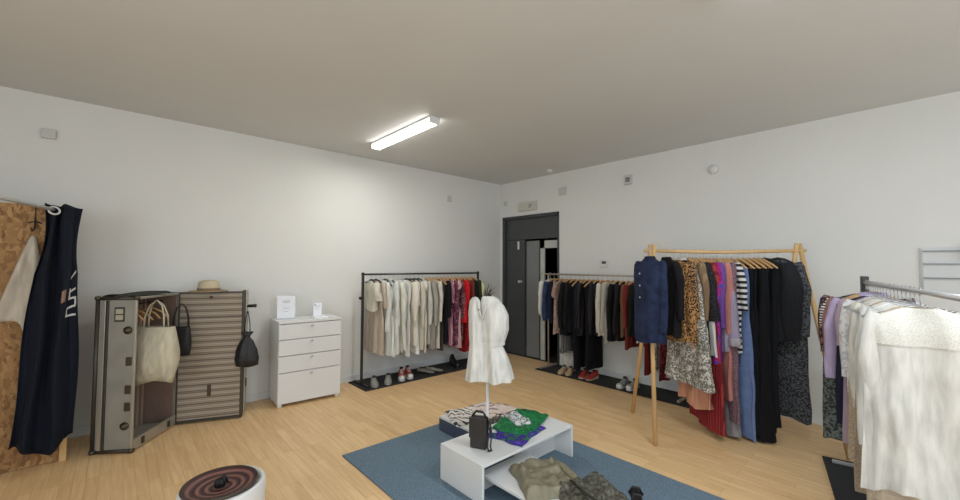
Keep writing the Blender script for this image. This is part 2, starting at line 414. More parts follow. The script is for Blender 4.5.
def sleeve_mesh(rng, side, sh, length, r0=.062, r1=.045, puff=0, out=.03, fwd=0, top=-.15):
    m = MB(); n = 18; K = 18; rings = []
    ph = rng.random()*6.28; sw = rng.uniform(-.02, .03)+fwd
    for i in range(K+1):
        t = i/K
        x = side*(sh-.04+(.025+out)*min(1, t*3)**.8*1.0 + sw*.2*t); z = top+.018-length*t + (.02*(1-t*4) if t < .25 else 0)
        y = sw*t*1.2+.006*sin(8*t+ph)
        r = (r0+(r1-r0)*t)*(1+puff*sin(pi*min(1, t*1.02))**1.0)
        if i == 0: r *= .75
        ring = []
        for j in range(n):
            a = 2*pi*j/n
            rr = r*(1+.07*sin(3*a+ph+t*5)+.05*sin(11*t+ph+a))
            ring.append((x+rr*cos(a)*.85, y+rr*sin(a)*.62, z+.012*cos(a)*side*(1 if i < 2 else 0)))
        rings.append(ring)
    crumple(rings, .009, rng.random()*40, top)
    return m.loft(rings, caps=False)

CNT = [0]
def garment(loc, rz, g, group, hgroup):
    """g: dict(kind, short, label, mat, ...)"""
    CNT[0] += 1; rng = random.Random(CNT[0]*7+3)
    kind = g['kind']; mat = g['mat']; m2 = g.get('mat2', mat)
    sh = g.get('sh', .2); L = g.get('L', .7); th = g.get('th', .04)
    root = thing(g['name'], g['label'], g['cat'], loc, rz, group)
    hk = g.get('hanger', 'wood')
    if kind in ('top', 'dress', 'jacket'):
        fl = g.get('flare', 1.05 if kind != 'dress' else 1.25)
        body_mesh(rng, sh, L, th*(1.25 if kind == 'jacket' else 1), fl, g.get('waist', (.45, .82) if kind == 'dress' else None), g.get('amp', .012)).build('body', mat, root, True)
        sl = g.get('sl', .5)
        if sl:
            for sd in (-1, 1):
                sv = sleeve_mesh(rng, sd, sh, sl, g.get('r0', .06), g.get('r1', .042), g.get('puff', 0), g.get('out', .02)).build('sleeve', m2, root, True)
                if g.get('cuff') and sl > .35:
                    c = MB(); r = g.get('r1', .042)
                    c.lathe([(r*.95, -sl-.155), (r*1.0, -sl-.15), (r*1.02, -sl-.09), (r*.97, -sl-.085)], 16, T(sd*(sh+.035), .01, .018), caps=False)
                    for i, v in enumerate(c.v): c.v[i] = (sd*(sh+.035)+(v[0]-sd*(sh+.035))*.95, (v[1]-.01)*.7+.015, v[2])
                    c.build('cuff', g['cuff'], sv, True)
        if g.get('collar'):
            c = MB(); rings = []
            for zz, rr in ((-.092, .07), (-.066, .062), (-.058, .066), (-.085, .085)):
                rings.append([(rr*cos(2*pi*j/20), rr*.42*sin(2*pi*j/20), zz) for j in range(20)])
            c.loft(rings, caps=False); c.build('collar', g.get('collarmat', mat), root, True)
        if kind == 'jacket' or g.get('buttons'):
            for i in range(4): MB().lathe([(.001, 0), (.008, 0), (.008, .004), (.001, .005)], 10, T(.0, -th*1.25-.012, -.22-i*.11) @ Matrix.Rotation(pi/2, 4, 'X')).build('button', g.get('btn', M_greyplastic), root)
    elif kind == 'strap':
        body_mesh(rng, sh*.8, L, th, g.get('flare', 1.5), g.get('waist'), g.get('amp', .016), square=True).build('body', mat, root, True)
        for sd in (-1, 1):
            MB().tube([(sd*.09, -.012, -.16), (sd*.09, 0, -.092), (sd*.09, .012, -.16)], .006, 6, flat=.5).build('strap', mat, root, True)
    elif kind == 'skirt':
        body_mesh(rng, g.get('wst', .16), L, th, g.get('flare', 1.3), None, g.get('amp', .018), square=True).build('body', mat, root, True)
        MB().loft([[(g.get('wst', .16)*1.0*math.copysign(abs(cos(2*pi*j/24))**.75, cos(2*pi*j/24)), th*.75*sin(2*pi*j/24), z) for j in range(24)] for z in (-.148, -.19)], caps=False).build('waistband', m2, root, True)
    elif kind == 'trousers':
        for sd in (-1, 1):
            rings = []; ph = rng.random()*6
            for i in range(18):
                t = i/17; z = -.15-(L-.15)*t; cx = sd*(.075+.01*t); r = .085-.025*t if not g.get('wide') else .085+.02*t
                rings.append([(cx+r*cos(2*pi*j/20), th*(1+.2*sin(2*t+ph))*sin(2*pi*j/20)*1.0+.01*sin(4*t+ph), z) for j in range(20)])
            MB().loft(rings, caps=False).build('trouser_leg', mat, root, True)
        MB().loft([[(.165*cos(2*pi*j/24), th*1.1*sin(2*pi*j/24), z) for j in range(24)] for z in (-.145, -.2)], caps=False).build('waistband', m2, root, True)
    hl = {'wood': 'wooden', 'black': 'black', 'plastic': 'white plastic', 'wire': 'chrome wire'}[hk]
    hanger(hk, loc, rz, g.get('hlabel') or f"{hl} hanger carrying the {g['short']}", hgroup)
    return root

# palette
IV=(218,213,198); WH=(224,224,217); CR=(222,214,196); BG=(196,180,156); GY=(168,164,154); LG=(206,204,196)
BK=(20,20,23); NV=(26,32,52); RD=(186,30,36); DR=(96,24,28)
def G(kind, name, cat, short, label, mat, **kw):
    d = dict(kind=kind, name=name, cat=cat, short=short, label=label, mat=mat); d.update(kw); return d

# ---- rack A, along the left wall
def metal_rack(name, label, p0, p1, h, mat, foot=.24, r=.012, square=False, extra=0):
    p0 = Vector(p0); p1 = Vector(p1); L = (p1-p0).length; rz = atan2(p1.y-p0.y, p1.x-p0.x)
    t = thing(name, label, 'clothes rack', (p0.x, p0.y, 0), rz)
    MB().tube([(-.02, 0, h), (L+.02, 0, h)], r, 12).build('rail', mat, t, True)
    for x in (0, L):
        if square: MB().box(x-.014, x+.014, -.014, .014, .02, h+.025).build('post', mat, t, bevel=.002)
        else: MB().tube([(x, 0, .02), (x, 0, h+.012)], r, 12).build('post', mat, t, True)
        MB().box(x-.014, x+.014, -foot, foot, .012, .034).build('foot', mat, t, bevel=.003)
    return t
RA_Y, RA_H = -.27, 1.425
metal_rack('clothes_rack', 'dark metal clothes rack of pale clothes along the left wall', (-2.80, RA_Y, 0), (-.80, RA_Y, 0), RA_H, M_metal, square=True, foot=.2)
kk = MB().lathe([(.001, 0), (.02, 0), (.02, .03), (.001, .032)], 14, T(0, 0, 1.12) @ Matrix.Rotation(-pi/2, 4, 'Y') @ T(0,0,.014)); kk.build('adjusting_knob', M_black, bpy.data.objects['clothes_rack'], True)
tag(MB().box(-2.87, -.78, -.53, -.035, .0005, .012).build('floor_mat', M_mat, bevel=.003), 'long black mat under the rack of pale clothes, by the left wall', 'mat')
W = lambda c, **k: fab(c, **k)
A = [
 G('top','blouse','top','cropped ivory blouse','cropped ivory blouse with wide sleeves at the left end of the left rack', W(IV), L=.46, sl=.2, sh=.19, r0=.08, r1=.1, out=.02, hanger='black', th=.05),
 G('dress','dress','dress','long beige dress','long beige dress just behind the cropped ivory blouse', W((200,186,168)), L=1.02, sl=.3, flare=1.1, hanger='black'),
 G('top','shirt','shirt','first white linen shirt','white linen shirt next to the long beige dress', W(WH), L=.9, sl=.6, hanger='plastic'),
 G('dress','dress','dress','pleated white dress','pleated white dress, second from the long beige dress', W((230,232,226), pat='stripe_x', c2=(210,214,206)), L=1.02, sl=.0, hanger='black'),
 G('dress','dress','dress','plain white shirt dress','plain white shirt dress between pleated white and bone coloured ones', W(WH), L=1.04, sl=.55, collar=True, hanger='black'),
 G('dress','dress','dress','bone coloured dress','bone coloured long dress amid the white dresses on the left rack', W((224,222,208)), L=1.0, sl=.5, hanger='plastic'),
 G('top','tunic','top','white striped tunic','white tunic with faint grey stripes, sixth from the rack left end', W(WH, pat='stripe_x', c2=(196,200,198)), L=.98, sl=.5, hanger='plastic'),
 G('dress','dress','dress','bright white sleeveless dress','bright white sleeveless dress hanging lowest among the whites', W((222,221,214)), L=1.1, sl=0, hanger='plastic'),
 G('top','blouse','top','ivory ruffled blouse','ivory blouse with ruffled front near the middle of the left rack', W(IV, pat='lace', c2=(206,200,184)), L=.75, sl=.5, puff=.3, hanger='black'),
 G('dress','dress','dress','white printed dress','white dress with sparse grey print in the middle of the left rack', W(WH, pat='floral', c2=(206,206,200), c3=(224,220,210)), L=1.08, sl=.3, hanger='black'),
 G('jacket','cardigan','cardigan','oatmeal cardigan','oatmeal knitted cardigan beside the white printed dress', W((206,200,184)), L=.9, sl=.6, hanger='black'),
 G('dress','dress','dress','cream satin dress','cream satin dress with creased skirt beside the oatmeal cardigan', W(CR, rough=.5), L=1.06, sl=.1, hanger='black'),
 G('top','shirt','shirt','pale grey shirt','pale grey long shirt between cream satin and taupe pieces', W(LG), L=.98, sl=.58, hanger='plastic'),
 G('dress','coat','coat','stone grey coat','stone grey long coat in the middle of the left rack', W(GY), L=1.06, sl=.6, flare=1.05, waist=None, hanger='wood'),
 G('trousers','trousers','trousers','taupe trousers','taupe trousers hanging full length beside the stone grey coat', W((150,142,126)), L=1.1, hanger='wood'),
 G('top','blouse','top','long ivory top','long ivory top just left of the dark and pink clothes', W(IV), L=.86, sl=.55, hanger='wood'),
 G('trousers','trousers','trousers','dark grey trousers','dark grey trousers hanging below the long ivory top', W((72,66,62)), L=1.12, hanger='wood'),
 G('top','top','top','black top','plain black top where the pale clothes change to coloured ones', W(BK), L=.95, sl=.5, hanger='wood'),
 G('dress','dress','dress','pink striped dress','dusty pink striped dress beside the plain black top', W((188,142,150), pat='stripe_x', c2=(140,90,105)), L=.98, sl=.3, hanger='wood'),
 G('dress','dress','dress','plum floral dress','plum dress with pink flowers between two pink pieces', W((92,48,72), pat='floral', c2=(150,96,112), c3=(52,30,48), scale=1.6), L=.92, sl=.5, hanger='wood'),
 G('dress','dress','dress','blush pink dress','blush pink long dress between plum and wine floral ones', W((206,168,164)), L=1.1, sl=.1, hanger='wood'),
 G('top','blouse','top','wine floral blouse','wine and grey floral blouse left of the bright red shirt', W((96,50,58), pat='floral', c2=(150,110,112), c3=(60,32,40), scale=1.6), L=.84, sl=.55, hanger='wood'),
 G('top','shirt','shirt','bright red shirt','bright red long shirt near the right end of the left rack', W((200,30,40)), L=.74, sl=.34, hanger='wood', th=.06, flare=1.0, sh=.25),
 G('skirt','skirt','skirt','dark red long skirt','dark red long skirt hanging below the bright red shirt', W((150,26,34), pat='floral', c2=(110,20,28), c3=(170,40,44)), L=1.18, hanger='wood', th=.05, wst=.22),
 G('top','cardigan','cardigan','rust cardigan','rust coloured cardigan right of the bright red shirt', W((128,62,48)), L=1.02, sl=.55, hanger='wood'),
 G('jacket','blazer','jacket','black blazer','black blazer near the right end of the left rack', W((28,28,30)), L=.84, sl=.58, hanger='wood'),
 G('top','jumper','jumper','dark green jumper','dark green jumper beside the black blazer', W((50,54,44)), L=.8, sl=.5, hanger='wood'),
 G('top','blouse','top','pale lime blouse','pale lime blouse at the right end of the left rack', W((206,210,160)), L=.62, sl=.2, hanger='wood', r0=.08, r1=.07, out=.04),
]
n = len(A)
for i, g in enumerate(A):
    x = -2.68+1.80*i/(n-1)
    if i == n-1: x = -.93
    g['L'] = g['L'] if i in (0, 22, 25, 26, 27) else max(g['L'], .98+.09*((i*5) % 4)/3)
    g['sh'] = g.get('sh', .185+.012*((i*7) % 3))
    garment((x, RA_Y, RA_H+.0), radians(90)+radians([-8,2,3,-3][i] if i < 4 else ((i*37) % 11-5)*1.3), g, 'clothes on the left wall rack', 'hangers on the left wall rack')

# ---- rack B, along the right wall
RB_X, RB_H = -.24, 1.42
metal_rack('clothes_rack', 'slim steel clothes rack of dark clothes along the right wall', (RB_X, -1.27, 0), (RB_X, -3.25, 0), RB_H, M_steel, foot=.2, r=.011)
MB().tube([(-.16, .0, RB_H+.012), (0, 0, RB_H)], .008, 8).build('rail_end', M_steel, bpy.data.objects['clothes_rack.001'], True)
tag(MB().box(-.5, -.03, -3.75, -1.22, .0005, .012).build('floor_mat', M_mat, bevel=.003), 'long black mat under the rack of dark clothes, by the right wall', 'mat')
B = [
 G('top','shirt','shirt','short white shirt','short white shirt at the door end of the dark rack', W(WH), L=.6, sl=.45, hanger='plastic', th=.04),
 G('jacket','jacket','jacket','navy denim jacket','navy denim jacket beside the short white shirt on the dark rack', W((38,50,78), pat='denim', c2=(54,68,98)), L=.66, sl=.55, hanger='wood'),
 G('top','jumper','jumper','dark navy jumper','dark navy jumper, third from the door on the dark rack', W(NV), L=.72, sl=.55, hanger='wood'),
 G('top','blouse','top','beige floral blouse','beige floral blouse peeping below the dark navy jumper', W((176,150,136), pat='floral', c2=(120,96,88), scale=2), L=.86, sl=.2, hanger='wood'),
 G('skirt','skirt','skirt','grey pleated skirt','grey pleated skirt hanging low near the door end post', W((110,108,108)), L=1.12, hanger='wood', wst=.14),
 G('jacket','coat','coat','black wool coat','bulky black wool coat left of the black trousers', W(BK), L=.86, sl=.62, hanger='wood', th=.04),
 G('top','top','top','black knit top','black knit top directly right of the bulky black coat', W((24,24,28)), L=.8, sl=.6, hanger='wood'),
 G('trousers','trousers','trousers','black tapered trousers','black tapered trousers reaching down near the beige shoes', W((16,17,22)), L=1.32, hanger='wood', th=.04),
 G('jacket','blazer','jacket','midnight blazer','midnight blue blazer in the middle of the dark rack', W((24,28,42)), L=.8, sl=.6, hanger='wood'),
 G('top','shirt','shirt','black satin shirt','black satin shirt in the middle of the dark rack', W((26,24,26), rough=.5), L=.82, sl=.6, hanger='wood'),
 G('trousers','trousers','trousers','black wide trousers','black wide trousers hanging above the red sandals', W(BK), L=1.28, wide=1, hanger='wood', th=.045),
 G('top','jumper','jumper','charcoal jumper','charcoal jumper left of the navy open cardigan', W((40,40,44)), L=.8, sl=.6, hanger='wood'),
 G('jacket','cardigan','cardigan','navy open cardigan','navy cardigan directly left of the cream cardigan', W((30,32,46)), L=.78, sl=.62, hanger='wood'),
 G('jacket','cardigan','cardigan','cream cardigan','cream knitted cardigan in the middle of the dark rack', W((214,208,192)), L=.8, sl=.62, hanger='wood', th=.045),
 G('top','jumper','jumper','light grey jumper','light grey jumper touching the cream cardigan', W((186,182,170)), L=.86, sl=.6, hanger='wood'),
 G('top','top','top','black long sleeved top','black long sleeved top right of the light grey jumper', W((22,22,24)), L=.84, sl=.62, hanger='wood'),
 G('jacket','blazer','jacket','dark charcoal blazer','dark charcoal blazer left of the brown cardigan', W((34,32,34)), L=.82, sl=.6, hanger='wood'),
 G('jacket','cardigan','cardigan','chestnut brown cardigan','chestnut brown cardigan on the right half of the dark rack', W((110,82,60)), L=.76, sl=.6, hanger='wood'),
 G('top','blouse','top','rust red blouse','rust red long blouse beside the chestnut brown cardigan', W((126,52,44)), L=.9, sl=.5, hanger='wood'),
 G('top','jumper','jumper','black chunky jumper','black chunky jumper between the brown and white pieces', W((26,24,24)), L=.72, sl=.6, hanger='wood', th=.045),
 G('top','shirt','shirt','white pale blue shirt','pale blue white shirt partly behind the denim jacket', W((206,212,220)), L=.8, sl=.6, hanger='wood'),
 G('dress','dress','dress','dark red long dress','dark red long dress left of the wooden rack leg', W((112,36,38)), L=1.16, sl=.5, hanger='wood'),
 G('jacket','coat','coat','dark brown coat','dark brown coat behind the denim jacket on the wooden rack', W((52,40,36)), L=.9, sl=.6, hanger='wood'),
 G('top','blouse','top','white spotted blouse','white spotted blouse low behind the wooden rack leg', W((206,200,194), pat='speckle', c2=(120,110,104), scale=.5), L=1.1, sl=.4, hanger='wood'),
 G('dress','dress','dress','burgundy patterned dress','burgundy patterned dress behind the leopard print dress', W((92,28,38), pat='floral', c2=(60,20,28), c3=(130,60,60)), L=1.2, sl=.4, hanger='wood'),
]
n = len(B)
for i, g in enumerate(B):
    y = -1.31-1.78*i/(n-1)
    garment((RB_X, y, RB_H), radians(((i*29) % 13-6)*1.5), g, 'dark clothes on the right wall rack', 'hangers on the right wall rack')

# ---- wooden rack
AP1 = Vector((-1.31, -3.37, 1.72)); AP2 = Vector((-.515, -4.37, 1.725))
wd_ = (AP2-AP1); wl = Vector((wd_.x, wd_.y, 0)).length; wz = atan2(wd_.y, wd_.x)
wr = thing('wooden_clothes_rack', 'tall pine A-frame clothes rack standing in front of the right wall', 'clothes rack', (AP1.x, AP1.y, 0), wz)
inv = Matrix.Rotation(-wz, 3, 'Z')
def loc_(p): return inv @ (Vector(p)-Vector((AP1.x, AP1.y, 0)))
MB().tube([(-.075, 0, 1.70), (wl/2, 0, 1.685), (wl+.06, 0, 1.70)], .0165, 14).build('rail', M_pine, wr, True)
def wleg(foot, top, off):
    a = loc_(foot); b = loc_(top); b = b+(b-a).normalized()*.06; a.z = .012; a.x += off*.3; b.x += off
    MB().tube([a, b], .019, 14).build('leg', M_pine, wr, True)
wleg((-1.10, -3.04, 0), AP1-Vector((0,0,.02)), .018); wleg((-1.677, -3.55, 0), AP1-Vector((0,0,.02)), -.02)
wleg((-.20, -4.08, 0), AP2-Vector((0,0,.02)), -.02); wleg((-.79, -4.70, 0), AP2-Vector((0,0,.02)), .02)
WR = [  # s, extra yaw, garment
 (.0, 20, G('jacket','denim_jacket','jacket','dark blue denim jacket','dark blue denim jacket hung at the left leg of the wooden rack', W((26,34,56), pat='denim', c2=(44,56,86)), L=.84, sl=.6, th=.075, collar=True, hanger='black', sh=.19, r0=.07, r1=.05)),
 (.13, 12, G('jacket','blazer','jacket','black blazer with pale lining','black blazer just right of the dark blue denim jacket', W((26,25,27)), L=.8, sl=.5, hanger='plastic', collar=True)),
 (.2, 26, G('dress','leopard_dress','dress','leopard print dress','brown leopard print dress on the left half of the wooden rack', W((176,132,84), pat='leopard', c2=(38,26,20), c3=(120,78,44)), L=.84, sl=.62, th=.05, r1=.06, flare=1.2, hanger='plastic', waist=None)),
 (.27, 10, G('top','shirt','shirt','white trimmed black shirt','black shirt with white trim right beside the leopard print dress', W((30,28,30)), L=.6, sl=.5, collar=True, collarmat=W(WH), mat2=W((150,118,84), pat='leopard', c2=(38,26,20)), hanger='plastic')),
 (.315, 18, G('strap','skirt_dress','dress','snake print dress','white dress with black snake print hanging above a peach hem', W((112,110,102), pat='floral', c2=(198,194,182), c3=(208,204,192), scale=1.3), L=1.24, flare=1.7, sh=.25, th=.07)),
 (.35, 8, G('skirt','skirt','skirt','peach pleated skirt','peach pleated skirt with its hem below the snake print dress', W((206,150,122)), L=1.42, flare=1.9, wst=.13, amp=.03, th=.04)),
 (.385, 6, G('top','top','top','khaki ribbed top','khaki ribbed top between print dresses on the wooden rack', W((140,118,92), pat='stripe_x', c2=(120,100,76)), L=.78, sl=.5)),
 (.42, 10, G('top','blouse','top','black ruffled blouse','black ruffled blouse left of the purple pieces on the wooden rack', W(BK, pat='speckle', c2=(48,46,50)), L=.98, sl=.5, r1=.07, puff=.25)),
 (.455, 6, G('dress','dress','dress','white and black collared dress','white and black dress showing a thin white strip on the wooden rack', W((214,212,208)), L=.95, sl=0, mat2=W(BK))),
 (.49, 6, G('dress','dress','dress','maroon tiered dress','maroon tiered long dress reaching almost to the floor', W((108,28,34), pat='stripe_x', c2=(150,52,52)), L=1.62, sl=.3, flare=1.5)),
 (.52, 6, G('dress','dress','dress','magenta and blue dress','magenta and blue printed dress right of the maroon one', W((170,40,120), pat='floral', c2=(50,70,170), c3=(120,30,100)), L=1.0, sl=.5)),
 (.555, 4, G('top','cardigan','cardigan','purple cardigan','purple cardigan near the centre of the wooden rack', W((112,76,150)), L=.72, sl=.55)),
 (.59, 14, G('top','blouse','top','silver lilac satin blouse','silver lilac satin blouse with a wide cuff beside the purple cardigan', W((160,152,174), rough=.45), L=.9, sl=.7, r1=.065, cuff=W((170,166,172), rough=.4))),
 (.625, 4, G('dress','dress','dress','dusty pink long dress','dusty pink long dress near the centre of the wooden rack', W((186,124,116)), L=1.32, sl=.6, flare=1.1)),
 (.66, 5, G('dress','dress','dress','mauve sequin dress','mauve speckled long dress right of the dusty pink one', W((136,104,108), pat='speckle', c2=(96,80,90)), L=1.52, sl=.4, flare=1.2)),
 (.69, 5, G('skirt','skirt','skirt','light grey long skirt','light grey long skirt with its hem near the floor', W((140,138,142)), L=1.64, flare=1.5, wst=.14)),
 (.72, 6, G('top','shirt','shirt','black and white striped shirt','black and white broad striped shirt left of the blue dress', W((206,204,202), pat='stripe_z', c2=(40,40,42), scale=.7), L=.9, sl=.4)),
 (.765, 8, G('dress','dress','dress','faded blue maxi dress','faded blue maxi dress hanging to the floor on the wooden rack', W((92,112,152), pat='denim', c2=(108,128,168)), L=1.66, sl=0, flare=1.15, waist=None)),
 (.83, 8, G('strap','jumpsuit','dress','first black maxi dress','black maxi dress touching the faded blue one', W((18,20,26)), L=1.64, flare=1.1, sh=.22, th=.04)),
 (.88, 8, G('strap','dress','dress','black crepe dress','black crepe long dress, second black one from the blue dress', W((22,23,28)), L=1.62, flare=1.1, sh=.22, th=.04)),
 (.93, 10, G('strap','dress','dress','black floor length gown','black floor length gown with its hem pooling on the floor', W(BK), L=1.67, flare=1.35, sh=.22, th=.05)),
 (.98, 10, G('trousers','trousers','trousers','black wide leg trousers','black wide leg trousers on the right half of the wooden rack', W((17,19,24)), L=1.6, wide=1, th=.05)),
 (1.02, 12, G('strap','dress','dress','ink black sleeveless dress','ink black sleeveless dress left of the sheer black blouse', W((20,21,28)), L=1.55, flare=1.1, sh=.24, th=.04)),
 (1.14, 24, G('top','blouse','top','sheer black balloon blouse','sheer black blouse with balloon sleeves near the right end', W((26,27,30), pat='speckle', c2=(34,35,38)), L=.8, sl=.66, r0=.085, r1=.06, puff=.35, out=.03, hanger='black', sh=.22, th=.05)),
 (1.26, 26, G('dress','dress','dress','grey speckled maxi dress','grey speckled chiffon maxi dress at the right end of the wooden rack', W((88,90,92), pat='speckle', c2=(38,40,44), scale=.8), L=1.5, sl=.62, r0=.07, r1=.06, flare=1.2, hanger='black', sh=.2, th=.05)),
]
for s, yw, g in WR:
    if s > .15: s = .2+(s-.2)*.9 if s < .8 else .74+(s-.8)*.92
    if s > .7: yw += 4
    if s > .98: s -= .06
    p = AP1.lerp(AP2, s/wl); zz = 1.70-.015*(1-abs(2*s/wl-1))
    if s == 0: p = p+Vector((-.16, -.05, 0))
    garment((p.x, p.y, zz), wz+pi/2+radians(yw)+pi, g, 'clothes on the wooden rack', 'hangers on the wooden rack')

# ---- rack C, right edge of the view
C0 = Vector((-.9, -4.83, 0)); C1 = Vector((-2.93, -5.266, 0)); RC_H = 1.43
cd = (C1-C0).normalized(); cz_ = atan2(cd.y, cd.x)
rc = metal_rack('clothes_rack', 'chrome clothes rack full of white tops at the right edge', C0, C1, RC_H, M_chrome, foot=.22, r=.014)
MB().box(-.03, .03, -.022, .022, RC_H-.09, RC_H+.05).build('end_bracket', M_metal, rc, bevel=.004)
mt = MB().box(-.1, 2.1, -.27, .26, .0005, .012).build('floor_mat', M_mat, bevel=.003); mt.location = (C0.x, C0.y, 0); mt.rotation_euler = (0, 0, cz_)
tag(mt, 'long black mat under the chrome rack at the right edge', 'mat')
Cg = [
 (.05, G('top','blouse','top','dark floral blouse','dark floral blouse at the far end of the chrome rack', W((58,44,50), pat='floral', c2=(140,110,110), c3=(40,34,44), scale=1.8), L=.62, sl=.42, hanger='wire', sh=.24)),
 (.10, G('dress','dress','dress','grey tweed long dress','grey green tweed long dress hanging lowest at the far end', W((112,120,114), pat='speckle', c2=(52,58,60), scale=.6), L=1.2, sl=0, hanger='wire', sh=.25, flare=1.08, waist=None, th=.04)),
 (.15, G('top','t_shirt','top','black and white striped top','black and white striped short sleeved top on the chrome rack', W((226,226,222), pat='stripe_z', c2=(34,34,40), scale=1.7), L=.5, sl=.2, r0=.07, r1=.07, hanger='wire', sh=.21, out=.03)),
 (.22, G('top','blouse','top','dusty rose blouse','dusty rose blouse behind the lilac shirt on the chrome rack', W((166,120,112)), L=.66, sl=.5, hanger='wood', sh=.22)),
 (.30, G('top','shirt','shirt','lilac shirt','lilac shirt with long sleeves near the far end', W((190,174,204)), L=.62, sl=.56, hanger='wood', sh=.215, collar=True, out=.03)),
 (.37, G('dress','dress','dress','navy sleeveless dress','navy sleeveless dress showing a sliver beside the tweed dress', W((34,38,58)), L=1.0, sl=0, hanger='wire', sh=.205, waist=None, flare=1.1)),
 (.44, G('dress','dress','dress','pale mauve dress','pale mauve long dress below the lilac shirt', W((176,156,168)), L=1.1, sl=.3, hanger='wire', sh=.18, flare=1.1)),
 (.52, G('top','shirt','shirt','white shirt with grey print','white shirt with grey print right of the lilac shirt', W((222,220,218), pat='floral', c2=(190,190,194)), L=.72, sl=.5, hanger='wire', sh=.165)),
 (.60, G('dress','dress','dress','beige lace dress','beige lace long dress below the white tops', W((190,174,150), pat='lace', c2=(160,142,120)), L=1.16, sl=.0, hanger='wire', sh=.185)),
 (.69, G('top','blouse','top','off white crepe blouse','off white crepe blouse, farthest of the plain white tops', W((220,218,206)), L=.8, sl=.55, hanger='wire', sh=.21)),
 (.78, G('top','blouse','top','cream gauze blouse','cream gauze blouse, second farthest of the white tops', W((228,226,214)), L=.84, sl=.58, hanger='wire', sh=.2, puff=.2)),
 (.87, G('dress','dress','dress','taupe lace dress','taupe lace dress whose hem shows under the white tops', W((176,158,134), pat='lace', c2=(150,132,110)), L=1.22, sl=0, hanger='wire', sh=.22, waist=None)),
 (.95, G('top','shirt','shirt','soft white shirt','soft white shirt in the middle of the white tops', W((222,221,214)), L=.86, sl=.58, hanger='wire', sh=.2)),
 (1.04, G('top','blouse','top','white embroidered blouse','white embroidered blouse, third in front of the cream gauze one', W((222,221,214), pat='lace', c2=(220,218,208)), L=.82, sl=.6, hanger='wire', sh=.2, puff=.15)),
 (1.12, G('top','tunic','top','white crinkled tunic','white crinkled tunic hanging longest among the white tops', W((222,221,214)), L=.98, sl=.6, hanger='wire', sh=.2, amp=.02)),
 (1.2, G('top','blouse','top','white ruffled cuff blouse','white blouse with ruffled cuff just behind the front blouse', W((222,221,214)), L=.84, sl=.66, r1=.06, hanger='wire', sh=.2, amp=.02)),
 (1.27, G('dress','dress','dress','sand coloured slip dress','sand coloured slip dress showing below the front white blouse', W((196,180,156), pat='floral', c2=(180,164,140), c3=(206,192,170)), L=1.3, sl=0, hanger='wire', sh=.22, waist=None, flare=1.15)),
 (1.36, G('top','blouse','top','big white lace yoke blouse','big white blouse with lace yoke, nearest on the chrome rack', W((222,221,214)), L=1.0, sl=.68, r0=.075, r1=.06, hanger='wire', sh=.225, amp=.02, th=.05, flare=1.12, puff=.15)),
]
for i, (s, g) in enumerate(Cg):
    if s >= .6: g['sh'] = .16 if s < 1 else .175; g['out'] = 0.0; g['puff'] = g.get('puff', 0)*.5; g['r0'] = .05
    if s > 1.3: g['sh'] = .2
    p = C0+cd*s
    o = garment((p.x, p.y, RC_H), cz_+pi/2+radians(((i*31) % 9-4)*1.2), g, 'clothes on the chrome rack', 'hangers on the chrome rack')
# lace yoke on the nearest blouse (its camera side faces +Y local)
lace = W((218,217,209), pat='lace', c2=(204,202,192), scale=1.4)
bd = [c for c in o.children if c.name.startswith('body')][0]
bm = bmesh.new(); bm.from_mesh(bd.data); bm.normal_update()
bmesh.ops.delete(bm, geom=[f for f in bm.faces if f.calc_center_median().z < -.27 or f.calc_center_median().y > .0], context='FACES')
for v in bm.verts: v.co += Vector((0, -.004, .001))
me = bpy.data.meshes.new('lace_yoke'); bm.to_mesh(me); bm.free(); me.materials.clear(); me.materials.append(lace)
yk = bpy.data.objects.new('lace_yoke', me); COL.objects.link(yk); yk.parent = o
# ------------------------------------------------------------------ shoes
def shoe(name, label, loc, rz, up, sole=M_whiteplastic, L=.26, high=.09, toe=None, lace=None, group='shoes on the floor', heel=0, open_=False):
    t = thing(name, label, 'shoe', loc, rz, group)
    pr = [(0, .028, .9), (.08, .036, 1), (.25, .037, 1), (.45, .04, .78), (.62, .046, .58), (.8, .044, .46), (.93, .032, .36), (1, .012, .25)]
    sm = MB()
    hl = lambda u: .018+heel*max(0, 1-u*1.6)
    sm.loft([[(L*(u-.5), w*1.08*cos(2*pi*j/16), hl(u)*(0 if sin(2*pi*j/16) < 0 else 1)+(heel*max(0, 1-u*1.6)*.0)) for j in range(16)] for u, w, h in pr]).build('sole', sole, t, True)
    um = MB()
    um.loft([[(L*(u-.5), w*cos(2*pi*j/16)*(1 if sin(2*pi*j/16) < .3 else .72), hl(u)*.9+high*h*max(0, .45+.55*sin(2*pi*j/16))) for j in range(16)] for u, w, h in pr])
    um.build('upper', up, t, True)
    if toe:
        MB().loft([[(L*(u-.5)+.004, w*1.03*cos(2*pi*j/16), hl(u)*.9+high*h*1.06*max(0, .4+.6*sin(2*pi*j/16))) for j in range(16)] for u, w, h in pr[5:]]).build('toe_cap', toe, t, True)
    if not open_:
        MB().lathe([(.026, 0), (.022, .004), (.02, -.012), (.001, -.014)], 16, T(-L*.26, 0, hl(.2)*.9+high*.99)@Matrix.Diagonal((1.5,1,1,1))).build('opening', M_black, t, True)
    if lace:
        lm = MB()
        for k in range(4):
            u = .44+.07*k; z = hl(u)+high*(.8-.09*k)
            lm.tube([(L*(u-.5), -.022, z), (L*(u-.5)+.006, 0, z+.012), (L*(u-.5), .022, z)], .0035, 6)
        lm.build('laces', lace, t, True)
    return t
red = plain('red_leather', (176, 62, 46), .5); grey = plain('grey_suede', (150, 148, 142), .8); tan = plain('tan_leather', (186, 158, 128), .6)
shoe('sneaker', 'left red sneaker with white toe on the black mat', (-2.27, -.37, .012), radians(-118), red, toe=M_whiteplastic, lace=M_whiteplastic, group=None, high=.12)
